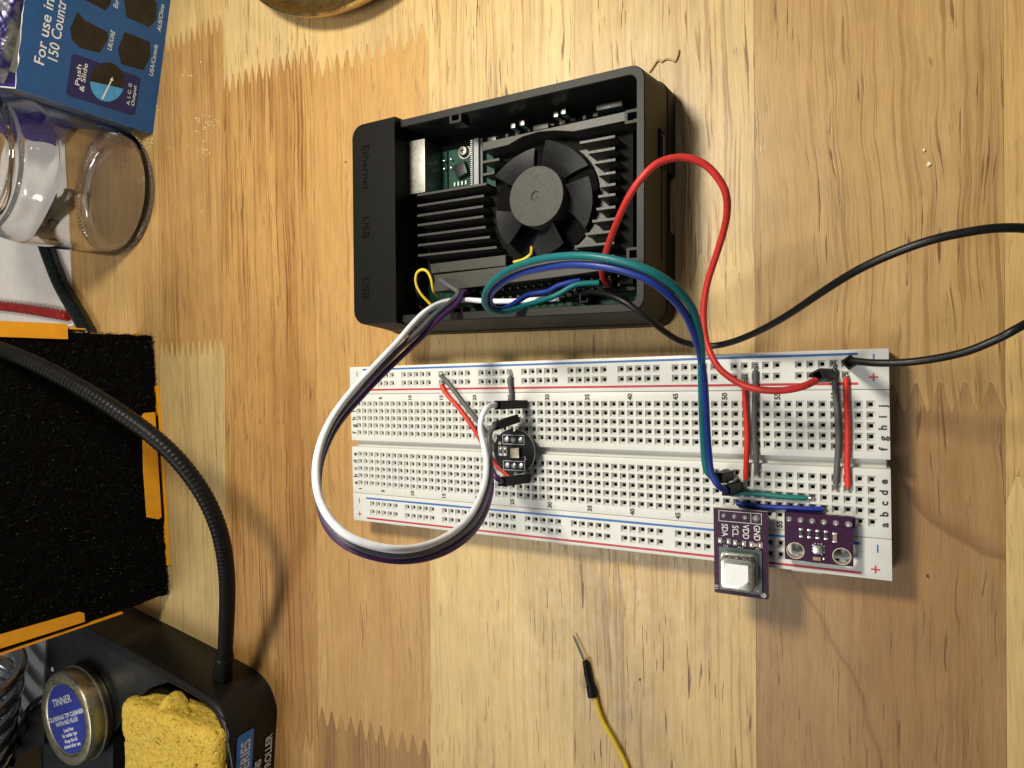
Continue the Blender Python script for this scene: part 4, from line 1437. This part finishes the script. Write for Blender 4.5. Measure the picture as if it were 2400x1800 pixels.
ftext([('UK/UAE', (261, 121), (270, 76), 0.25, dict(bold=.002, shear=.2)), ('USA/Canada', (358, 181), (370, 107), 0.25, dict(bold=.002, shear=.2)),
       ('AUS/China', (377, 76), (385, 13), 0.25, dict(bold=.002, shear=.2)), ('Europe', (275, 22), (283, -20), 0.25, dict(bold=.002, shear=.2))], 'plug_captions', 'print_white', 0.006)


# contents of the torn box
def crumple(name, cpx, z, sx, sy, sz, rz, m, seed, parent=None):
    mb = MB()
    bm = mb.bm
    bmesh.ops.create_grid(bm, x_segments=36, y_segments=24, size=1)
    for v in bm.verts:
        x, y = v.co.x, v.co.y
        e = (1 - abs(x) ** 4) * (1 - abs(y) ** 4)
        v.co.z = sz * e * (0.8 + .35 * noise.noise(Vector((x * 2.2 + seed, y * 3, 0)))) + .18 * abs(noise.noise(Vector((x * 5 + seed, y * 6, 1))))
        v.co.x *= sx; v.co.y *= sy
    for f in bm.faces: f.smooth = True
    r_ = bmesh.ops.extrude_face_region(bm, geom=bm.faces[:])
    for v in [g_ for g_ in r_['geom'] if isinstance(g_, bmesh.types.BMVert)]:
        v.co.z = -sz * .4 * max(0, 1 - (v.co.x / sx) ** 4)
    c = at(cpx[0], cpx[1], z)
    return mb.build(name, m, parent, loc=c, rot=(0, 0, rz), sharp=60)


fo = crumple('foil_pouch', (-5, 45), 3.6, 3.0, 1.35, 0.7, math.radians(60), 'foil', 3)
tag(fo, 'crumpled silver and violet foil pouch inside the torn blue box', 'pouch')
vb = MB()
vb.box((0, 0, -1.2), (2.4, 3.4, 3.4))
o = vb.build('violet_carton', 'violet', None, loc=at(-28, 190, 3.3), rot=(0, 0, math.radians(30)), bevel=.08)
tag(o, 'smooth violet blue carton inside the torn box below the foil pouch', 'carton')

# ------------------------------------------------------------------ paper, thick cable, braided cord
mb = MB()
N = 24
gx0, gx1, gy0, gy1 = -30.0, -19.75, 6.75, 17.2
vv = [[mb.bm.verts.new((gx0 + (gx1 - gx0) * i / N + .03 * noise.noise(Vector((j * .6, 0, 2))) * (i == N), gy0 + (gy1 - gy0) * j / N, 0.03 + .03 * abs(noise.noise(Vector((i * .2, j * .2, 0)))))) for j in range(N + 1)] for i in range(N + 1)]
for i in range(N):
    for j in range(N):
        mb.face([vv[i][j], vv[i + 1][j], vv[i + 1][j + 1], vv[i][j + 1]], True)
r_ = bmesh.ops.extrude_face_region(mb.bm, geom=mb.bm.faces[:])
for v in [g_ for g_ in r_['geom'] if isinstance(g_, bmesh.types.BMVert)]: v.co.z = 0.008
o = mb.build('paper_sheet', 'paper')
tag(o, 'rough white sheet of paper lying under the jar and the braided cord', 'paper')
o = wire('thick_cable', px([(172, 450, .30), (165, 468, .30), (140, 492, .32), (112, 525, .33), (104, 560, .34), (118, 605, .35), (142, 665, .35), (170, 715, .35), (196, 760, .35), (206, 790, .35)]) + [Vector((-19.2, 5.4, .35)), Vector((-19.8, 4.8, .35))], 0.36, 'cable', None, seg=20)
tag(o, 'thick glossy black cable curving from behind the jar to the orange framed filter', 'cable')
# braided cord: tube with woven relief
a_, b_ = at(161, 741, .3), at(-80, 712, .3)
mb = MB()
nL, nS = 150, 24
loops = []
for i in range(nL + 1):
    s = i / nL
    c = a_.lerp(b_, s) + Vector((0, .12 * math.sin(s * 3), 0))
    d = (b_ - a_).normalized(); n1_ = Vector((0, 0, 1)); n2_ = d.cross(n1_)
    lp = []
    for k in range(nS):
        a = 2 * PI * k / nS
        u_ = s * nL * 0.55
        rel = abs(math.sin(a * 4 + u_)) * abs(math.sin(a * 4 - u_))
        r_ = 0.215 + 0.075 * rel
        if i == 0: r_ *= .85
        lp.append(c + (n1_ * math.cos(a) + n2_ * math.sin(a)) * r_)
    loops.append(lp)
mb.loft(loops, True, True, True)
o = mb.build('braided_cord', 'braid', None)
tag(o, 'red braided cord with a cut end lying above the orange frame', 'cord')

# ------------------------------------------------------------------ filter unit standing on edge (black foam in an orange frame)
fA, fB = at(352, 786, 0.15), at(390, 1393, 0.15)      # foot line of the foam face
fA.z = fB.z = 0
ud = (fB - fA).normalized()                       # along the foot, towards the photo's bottom
un = Vector((-ud.y, ud.x, 0))                     # towards the camera
if un.x < 0: un = -un
fu = thing('fume_filter_unit', 'fume filter standing on edge with black foam held in a bright orange frame', 'filter', fA)
FL = (fB - fA).length


def up3(s, h, d):       # s along the foot, h height, d out of the face
    return ud * s + Vector((0, 0, h)) + un * d


# foam slab with ragged skin
mb = MB()
bm = mb.bm
NX, NZ = 96, 96
HF = 11.5
sl = 0.035


def foam_pt(s, h, d, e):
    q = up3(s, h, d)
    w = fA + q
    n_ = noise.noise_vector(w * 2.3) * 0.07 + noise.noise_vector(w * 7) * 0.05
    return q + n_ * e


grid = [[bm.verts.new(foam_pt(0.02 + (FL) * i / NX, 0.10 + HF * j / NZ, 0, 1.0)) for j in range(NZ + 1)] for i in range(NX + 1)]
back = {}
for i in range(NX):
    for j in range(NZ):
        mb.face([grid[i][j], grid[i + 1][j], grid[i + 1][j + 1], grid[i][j + 1]], True)
per = [grid[i][0] for i in range(NX + 1)] + [grid[NX][j] for j in range(1, NZ + 1)] + [grid[i][NZ] for i in range(NX - 1, -1, -1)] + [grid[0][j] for j in range(NZ - 1, 0, -1)]
prev = per
for dd in (-.3, -.6, -.9):
    nxt = [bm.verts.new(v.co - un * 0.3 + noise.noise_vector(v.co * 5 + Vector((dd, 0, 0))) * 0.06) for v in prev]
    for k in range(len(per)):
        mb.face([prev[k], prev[(k + 1) % len(per)], nxt[(k + 1) % len(per)], nxt[k]], True)
    prev = nxt
mb.build('filter_foam', 'foam', fu, sharp=180)
# loose curly fibres on the foam skin
me = bpy.data.meshes.new('foam_fibres')
V_, F_ = [], []
rf = random.Random(11)
for k in range(15000):
    edge = rf.random()
    if edge < 0.12:
        s, h = rf.choice((0.0, FL)) + rf.uniform(-.04, .04), rf.uniform(0, HF)
    elif edge < 0.16:
        s, h = rf.uniform(0, FL), rf.uniform(-.0, .12)
    else:
        s, h = rf.uniform(0, FL), rf.uniform(.05, HF)
    p = up3(s, h, rf.uniform(-.05, .05)) if edge >= 0.12 else up3(s, h, rf.uniform(-.8, .05))
    d1 = Vector((rf.gauss(0, 1), rf.gauss(0, 1), rf.gauss(0, 1))).normalized()
    d2 = d1.orthogonal().normalized()
    r_ = rf.uniform(.05, .12); w_ = Vector((rf.gauss(0, 1), rf.gauss(0, 1), rf.gauss(0, 1))).normalized() * .009
    a0 = rf.uniform(0, 6.3)
    base = len(V_)
    for q in range(4):
        a = a0 + q * .7
        c = p + (d1 * math.cos(a) + d2 * math.sin(a)) * r_ - d1 * r_ * math.cos(a0) * .6
        if (fA + c).z < .01: c.z = .01
        V_.append(c - w_); V_.append(c + w_)
    for q in range(3):
        F_.append((base + 2 * q, base + 2 * q + 1, base + 2 * q + 3, base + 2 * q + 2))
me.from_pydata(V_, [], F_)
me.materials.append(MT['fibre'])
o = link('foam_fibres', me, fu)
o['kind'] = 'stuff'
# orange frame: back box plus lips
FM2 = Matrix(((ud.x, 0, un.x, 0), (ud.y, 0, un.y, 0), (0, 1, 0, 0), (0, 0, 0, 1)))


def f2(u, v, d):
    q = on_plane(u, v, fA + un * d, un) - fA
    return (q.dot(ud), q.z)


def slab(pts, d0, d1, name, m, bev=0.0):
    mb = MB()
    mb.prism(pts, d0, d1)
    o = mb.build(name, m, fu, bevel=bev)
    o.data.transform(FM2)
    return o


slab([(-.12, 0.02), (FL + .25, 0.02), (FL + .25, 13.2), (-.12, 13.2)], -1.25, -.95, 'frame_back', 'orange')
slab([(-.2, 0.35), (-.12, 0.35), (-.12, 13), (-.2, 13)][::1] if False else [(-.16, 3.0), (-.10, 3.0), (-.10, 13), (-.16, 13)], -.97, .10, 'frame_side', 'orange')
slab([(FL + .10, 2.2), (FL + .17, 2.2), (FL + .17, 13), (FL + .10, 13)], -.97, .12, 'frame_side', 'orange')
a1_, a2_ = f2(345, 905, 0)[0], f2(372, 1330, 0)[0]
slab([(a1_, -.0), (a2_, -.0), (a2_, .06), (a1_, .06)], -.97, .22, 'frame_side', 'orange')
# lips in front of the foam
q = [f2(-40, 752 - 2, .16), f2(158, 759, .16), f2(159, 795, .16), f2(-40, 788, .16)]
slab(q, .12, .17, 'frame_lip', 'orange')
q = [f2(338, 968, .2), f2(363, 966, .2), f2(378, 1212, .2), f2(371, 1217, .2), f2(344, 1212, .2), f2(336, 1100, .2), f2(333, 975, .2)]
slab(q, .17, .22, 'frame_lip', 'orange')
q = [f2(-40, 1499, .16), f2(186, 1434, .16), f2(197, 1437, .16), f2(199, 1457, .16), f2(-40, 1533, .16)]
slab(q, .12, .17, 'frame_lip', 'orange')

# ------------------------------------------------------------------ soldering station
ZS = 2.25
st = thing('soldering_station', 'glossy black soldering station with blue SERIES label, sponge well and curved gooseneck arm', 'soldering station', (-7, -10, 0))
so = Vector((-7, -10, 0))
foot = [(-19.3, -6.45), (-15.46, -7.10), (-12.5, -7.52), (-9.48, -7.98)]
cor = spline([(-9.48, -7.98, 0), (-8.0, -8.22, 0), (-7.0, -8.42, 0), (-6.45, -8.62, 0), (-6.05, -8.95, 0), (-5.80, -9.35, 0), (-5.66, -9.9, 0), (-5.79, -10.9, 0), (-5.97, -12.4, 0), (-6.5, -16.5, 0)], 3)
outl = foot + [tuple(v)[:2] for v in cor[1:]] + [(-19.9, -16.5)]
well = [at(u, v, ZS)[:2] for u, v in ((398, 1598), (430, 1612), (480, 1645), (520, 1682), (530, 1720), (528, 1900), (262, 1900), (262, 1725), (310, 1650), (345, 1615))]
tray = [at(u, v, ZS)[:2] for u, v in ((320, 1555), (420, 1600), (520, 1668))]
mb = MB()
n = len(outl)
lo_ = [Vector((x, y, 0.02)) for x, y in outl]
cen = Vector((-12, -12, 0))
def inset(pts, d, z):
    out = []
    m = len(pts)
    for i in range(m):
        a = Vector((*pts[i - 1], 0)); b = Vector((*pts[i], 0)); c = Vector((*pts[(i + 1) % m], 0))
        n1 = (b - a).normalized(); n2 = (c - b).normalized()
        nn = (Vector((-n1.y, n1.x, 0)) + Vector((-n2.y, n2.x, 0)))
        nn.normalize()
        # polygon is clockwise: inner side
        q = b + nn * d * -1
        out.append(Vector((q.x, q.y, z)))
    return out
mb.loft([lo_, inset(outl, .02, .15), inset(outl, .05, ZS - .10), inset(outl, .09, ZS - .03), inset(outl, .16, ZS), inset(outl, .42, ZS), inset(outl, .45, ZS - .05), inset(outl, .52, ZS - .05)], True, False)
mb.build('station_body', 'station', st, sharp=35)
st.children[0].location = -so
# top panel with the sponge well cut through: ring between panel outline and well
pan = inset(outl, .52, ZS - .05)
mb = MB()
bm = mb.bm
vo = [bm.verts.new(p) for p in pan]
vw = [bm.verts.new(Vector((p[0], p[1], ZS - .05))) for p in well]
eo = [bm.edges.new((vo[i], vo[(i + 1) % len(vo)])) for i in range(len(vo))]
ew = [bm.edges.new((vw[i], vw[(i + 1) % len(vw)])) for i in range(len(vw))]
bmesh.ops.triangle_fill(bm, use_beauty=True, edges=eo + ew)
bmesh.ops.delete(bm, geom=[f for f in bm.faces if all(v in vw for v in f.verts)], context='FACES_ONLY')
dn = [bm.verts.new(v.co - Vector((0, 0, 1.5))) for v in vw]
for i in range(len(vw)):
    mb.face([vw[i], vw[(i + 1) % len(vw)], dn[(i + 1) % len(dn)], dn[i]])
mb.face(dn)
mb.build('station_panel', 'station_top', st, loc=-so, sharp=30)
# raised lip round the sponge well
mb = MB()
lipp = [Vector((p[0], p[1], ZS - .02)) for p in well]
mb.tube(smooth_pts(spline(lipp[:7], 6)), .05, 8)
mb.build('well_rim', 'station', st, loc=-so)
# label on the wall that faces right
wa, wb_ = Vector((-5.66, -9.9, 0)), Vector((-5.95, -12.4, 0))
wd = (wa - wb_).normalized()                 # text runs towards +y
wn = Vector((wd.y, -wd.x, 0))
SMx = Matrix(((wd.x, 0, wn.x, wb_.x - so.x), (wd.y, 0, wn.y, wb_.y - so.y), (0, 1, 0, 0), (0, 0, 0, 1)))


def sp(u, v):
    q = on_plane(u, v, wb_, wn) - wb_
    return (q.dot(wd), q.z)


tl_, tr_ = sp(556, 1728), sp(594, 1724)
mb = MB()
hi_y = tl_[0]
mb.prism([(hi_y - 5, tr_[1]), (hi_y - .08, tr_[1]), (hi_y, tr_[1] + .08), (hi_y, tl_[1] - .08), (hi_y - .08, tl_[1]), (hi_y - 5, tl_[1])], .012, .016)
o = mb.build('blue_label', 'bright_blue', st)
o.data.transform(SMx)
for body, (u, v), hpx, m in (('SERIES', (577, 1734), .62, 0), ('STATIONS', (605, 1781), .42, 0), ('CONTROLLER', (631, 1722), .46, 0)):
    p = sp(u, v)
    texts([(body, hpx, SMx @ Matrix.Translation((p[0], p[1], .019)), dict(align='RIGHT', bold=.012, sx=.85))], 'station_lettering', 'print_white', st)
# gooseneck arm
gp = px([(521, 1585, 1.25), (524, 1560, 1.45), (528, 1520, 1.75), (531, 1460, 2.15), (533, 1400, 2.55), (531, 1340, 2.9), (521, 1270, 3.3), (498, 1200, 3.7), (462, 1135, 4.1), (410, 1070, 4.5), (350, 1016, 4.9), (285, 970, 5.25), (205, 918, 5.6), (110, 866, 5.95), (20, 826, 6.3), (-90, 790, 6.6), (-200, 770, 6.8)])
gp = smooth_pts(spline(gp, 6), 3)
Lg = [0]
for a, b in zip(gp, gp[1:]): Lg.append(Lg[-1] + (b - a).length)
step = .043
fine = []
k = 0
tcur = 0
while tcur < Lg[-1] - 1e-3:
    while Lg[k + 1] < tcur: k += 1
    f = (tcur - Lg[k]) / (Lg[k + 1] - Lg[k])
    fine.append(gp[k].lerp(gp[k + 1], f))
    tcur += step
mb = MB()
mb.tube(fine[34:], .29, 14, rfun=lambda s, i: .285 - (.022 if i % 4 == 0 else 0))
gn = mb.build('gooseneck', 'goose', st, loc=-so, sharp=80)
mb = MB()
mb.tube(fine[8:40], .34, 18, rfun=lambda s, i: .30 + .05 * (s < .75))
mb.build('gooseneck_sleeve', 'goose', st, loc=-so, sharp=50)
mb = MB()
d_ = (fine[10] - fine[0]).normalized()
mb.tube([fine[0] - d_ * .15, fine[0] + d_ * .05, fine[0] + d_ * .32], .42, 6)
mb.build('gooseneck_nut', 'goose', st, loc=-so, sharp=20)
c = at(124, 1568, ZS - .05)
MB().lathe([(.11, 0), (.11, .03), (.0, .035)], (c.x, c.y, ZS - .05), 16).build('white_dot', 'print_white', st, loc=-so)

# sponge
mb = MB()
bm = mb.bm
cs = at(385, 1745, 2.75)
x0s, x1s = at(280, 1745, 2.75).x, at(503, 1745, 2.75).x
y1s = at(385, 1679, 2.75).y
y0s = y1s - 4.6
bmesh.ops.create_cube(bm, size=1)
bmesh.ops.subdivide_edges(bm, edges=bm.edges[:], cuts=44, use_grid_fill=True)
for v in bm.verts:
    p = Vector(((v.co.x + .5) * (x1s - x0s) + x0s, (v.co.y + .5) * (y1s - y0s) + y0s, (v.co.z + .5) * 1.7 + 1.05))
    rd = 0.42
    inn = Vector((min(max(p.x, x0s + rd), x1s - rd), min(max(p.y, y0s + rd), y1s - rd), min(max(p.z, 1.05 + rd), 2.75 - rd)))
    dv = p - inn
    if dv.length > rd: p = inn + dv.normalized() * rd
    # rounded corners
    cx_, cy_, cz_ = (x0s + x1s) / 2, (y0s + y1s) / 2, 1.9
    q = p + noise.noise_vector(p * .6) * .10 + noise.noise_vector(p * 3.1) * .04
    pore = noise.noise(p * 2.2) + .5 * noise.noise(p * 5.5)
    if pore > .45: q -= (p - Vector((cx_, cy_, cz_))).normalized() * min(.26, (pore - .45) * 1.3)
    pore2 = noise.noise(p * 7.5)
    if pore2 > .3: q -= (p - Vector((cx_, cy_, cz_))).normalized() * (pore2 - .3) * .25
    v.co = q
for f in bm.faces: f.smooth = True
o = mb.build('sponge', 'sponge', None, sharp=180)
tag(o, 'yellow cellulose sponge sitting in the black station\'s well', 'sponge')
hmp = MB()
bmesh.ops.create_icosphere(hmp.bm, subdivisions=4, radius=1)
hc = at(407, 1660, 1.95)
for v in hmp.bm.verts:
    p = v.co.copy()
    k_ = 1.0 - .62 * max(0, p.y)
    q = Vector((p.x * .75 * k_, p.y * .75, p.z * .55))
    q += noise.noise_vector(q * 1.3 + Vector((4, 0, 0))) * .10 + noise.noise_vector(q * 6) * .04
    v.co = hc + q
for f in hmp.bm.faces: f.smooth = True
hmp.build('torn_corner', 'sponge', o)

# tin of tip cleaner
tc_ = Vector((-15.22, -10.93, 2.2))
tin = thing('tin', 'round brass coloured tin with a blue printed label, standing left of the sponge', 'tin', tc_)
MB().lathe([(0, 0), (1.82, 0), (1.90, .05), (1.92, .35), (1.97, .42), (1.93, .46)], (0, 0, 0), 64).build('tin_body', 'brass', tin, sharp=35)
MB().lathe([(2.02, .34), (2.08, .36), (2.08, .42), (2.03, .46), (2.02, .95), (1.98, 1.02), (1.90, 1.05), (1.62, 1.04), (1.58, 1.0), (1.55, .985), (0, .985)], (0, 0, 0), 64).build('tin_lid', 'brass', tin, sharp=35)
MB().lathe([(1.50, .988), (1.50, .995), (0, .995)], (0, 0, 0), 64).build('tin_label', 'label_blue', tin)
va, vb_ = at(124, 1693, 3.2), at(195, 1670, 3.2)
ang = math.atan2(vb_.y - va.y, vb_.x - va.x)
its = []
for k, (s, sz, yy) in enumerate((('TINNER', .46, .78), ('SOLDERING TIP CLEANER', .27, .12), ('WITH NO FLUX', .27, -.14), ('Lead free', .22, -.46), ('for solder tips', .22, -.68), ('Keep the lid', .22, -.92), ('closed after use', .22, -1.14))):
    its.append((s, sz, Matrix.Translation((0, 0, .999)) @ Matrix.Rotation(ang, 4, 'Z') @ Matrix.Translation((0, yy, 0)), dict(bold=.006)))
texts(its, 'tin_print', 'print_white', tin)

# grey plate, dark tray edge and coil of the iron holder
mb = MB()
mb.prism([tuple(at(u, v, 2.3)[:2]) for u, v in ((108, 1480), (99, 1645), (60, 1672), (20, 1760), (-60, 1900), (-200, 1800), (-160, 1560))][::-1], 0.02, 2.3)
o = mb.build('grey_plate', 'plate', None, bevel=.02)
tag(o, 'light grey metal block between the orange frame and the coil', 'metal block')
ch = thing('iron_holder', 'silver coiled wire of a soldering iron holder at the lower left edge', 'iron holder', at(40, 1720, 2.3))
ho = Vector(ch.location)
mb = MB()
A0, A1 = at(-62, 1560, 4.6), at(-100, 1850, 4.2)
ax = (A1 - A0).normalized()
# tapered coil: axis runs towards the photo's lower left
e1 = ax.orthogonal().normalized(); e2 = ax.cross(e1)
cp = []
turns = 6
for k in range(turns * 28):
    s = k / (turns * 28)
    a = 2 * PI * k / 28
    r_ = 1.75
    cp.append(A0.lerp(A1, s) + (e1 * math.cos(a) + e2 * math.sin(a)) * r_ - ho)
mb.tube(cp, .27, 12)
mb.build('coil', 'coil', ch)
mb = MB()
mb.tube([p - ho for p in smooth_pts(spline(px([(103, 1632, 2.4), (80, 1645, 2.5), (62, 1668, 2.6), (45, 1705, 2.7), (25, 1748, 2.7), (0, 1795, 2.7), (-30, 1850, 2.7)]), 6))], .10, 10)
mb.build('holder_rail', 'station', ch)
mb = MB()
mb.prism([tuple((at(u, v, 2.45) - ho)[:2]) for u, v in ((104, 1640), (104, 1745), (40, 1768), (20, 1850), (-40, 1900), (5, 1790), (50, 1700), (68, 1665))][::-1], -2.2, .16)
mb.build('holder_base', 'station', ch, bevel=.03)

# ------------------------------------------------------------------ brass dish at the top edge
dish = MB()
dish.lathe([(0, .12), (5.3, .12), (5.8, .30), (6.15, .70), (6.28, 1.00), (6.34, 1.03), (6.40, .98), (6.32, .70), (6.0, .25), (5.4, .02), (0, .02)], (0, 0, 0), 128)
o = dish.build('brass_dish', 'brass_dish', None, loc=(-0.15, 23.05, 0.0), sharp=30)
tag(o, 'shiny brass dish cut off by the photo\'s top edge', 'dish')

# ------------------------------------------------------------------ small litter on the wood
def litter(name, label, cat, pts, r, m, kind=None):
    o = MB().tube(smooth_pts(spline(px(pts), 5)), r, 6).build(name, m)
    tag(o, label, cat)
    return o


def flake(name, label, cat, u, v, size, m, seed, hgt=.05):
    mb = MB()
    c = at(u, v, 0)
    rr = random.Random(seed)
    n = 7
    pts = [(c.x + size * (.5 + .5 * rr.random()) * math.cos(2 * PI * k / n) * (.6 + .4 * rr.random()), c.y + size * (.5 + .8 * rr.random()) * math.sin(2 * PI * k / n)) for k in range(n)]
    mb.prism(pts, .006, hgt)
    o = mb.build(name, m)
    tag(o, label, cat)


flake('wood_shaving', 'larger of two pale wood shavings right of the red wire loop', 'shaving', 2176, 386, .06, 'shaving', 2)
flake('wood_shaving', 'smaller pale wood shaving just above the larger one', 'shaving', 2165, 352, .04, 'shaving', 3)
flake('crumb', 'dark crumb on pale wood right of the yellow jumper', 'crumb', 1500, 1592, .035, 'dirt', 4)
flake('crumb', 'dark crumb below the breadboard\'s lower right corner', 'crumb', 2173, 1350, .03, 'dirt', 5)
flake('crumb', 'dark crumb left of the case by its Ethernet lettering', 'crumb', 811, 380, .03, 'dirt', 6)
flake('crumb', 'pale crumb between the blue box and the case, topmost of the crumbs', 'crumb', 473, 145, .06, 'shaving', 7)
for k, (u, v) in enumerate(((429, 174), (448, 183), (459, 281), (470, 285), (465, 305), (441, 338), (395, 348), (488, 272), (369, 252))):
    pass
mb = MB()
rr = random.Random(5)
for (u, v) in ((429, 174), (448, 183), (459, 281), (470, 285), (465, 305), (441, 338), (395, 348), (488, 272), (369, 252), (352, 330), (345, 338), (355, 322), (349, 345), (232, 640), (476, 500)):
    for q in range(3):
        c = at(u + rr.uniform(-6, 6), v + rr.uniform(-6, 6), 0)
        mb.box((c.x, c.y, .02), (rr.uniform(.02, .07), rr.uniform(.02, .07), .03), rz=rr.uniform(0, 3))
o = mb.build('dust_crumbs', 'shaving')
tag(o, 'scatter of tiny pale crumbs and dust around the blue box and jar', 'crumbs', kind='stuff')
mb = MB()
for k in range(26):
    u, v = rr.gauss(488, 9), rr.gauss(294, 14)
    c = at(u, v, 0)
    mb.box((c.x, c.y, .008), (rr.uniform(.02, .07), rr.uniform(.02, .06), .006), rz=rr.uniform(0, 3))
for k in range(12):
    u, v = rr.gauss(482, 8), rr.gauss(354, 10)
    c = at(u, v, 0)
    mb.box((c.x, c.y, .008), (rr.uniform(.02, .07), rr.uniform(.02, .07), .006), rz=rr.uniform(0, 3))
o = mb.build('powder_smear', 'shaving')
tag(o, 'smear of pale powder on the stave between the box and the case', 'powder', kind='stuff')
litter('scratch_strand', 'twisted thin brown shred lying above the case\'s upper right corner', 'scratch', [(1521, 170, .03), (1530, 158, .04), (1537, 146, .05), (1545, 140, .04), (1550, 146, .03), (1560, 138, .05), (1575, 140, .05), (1582, 144, .04), (1588, 130, .05), (1591, 116, .04)], .026, 'scratch')  # scratch in the wood, built as an added raised strand

for o in bpy.data.objects:
    if o.type == 'MESH' and o.parent is not None and o.name.split('.')[0] in ('header_pins', 'ribbon_socket_pins', 'silkscreen', 'tin_print', 'board_marks', 'sensor_pads', 'column_numbers', 'row_letters', 'port_lettering', 'board_print'):
        o['kind'] = 'stuff'
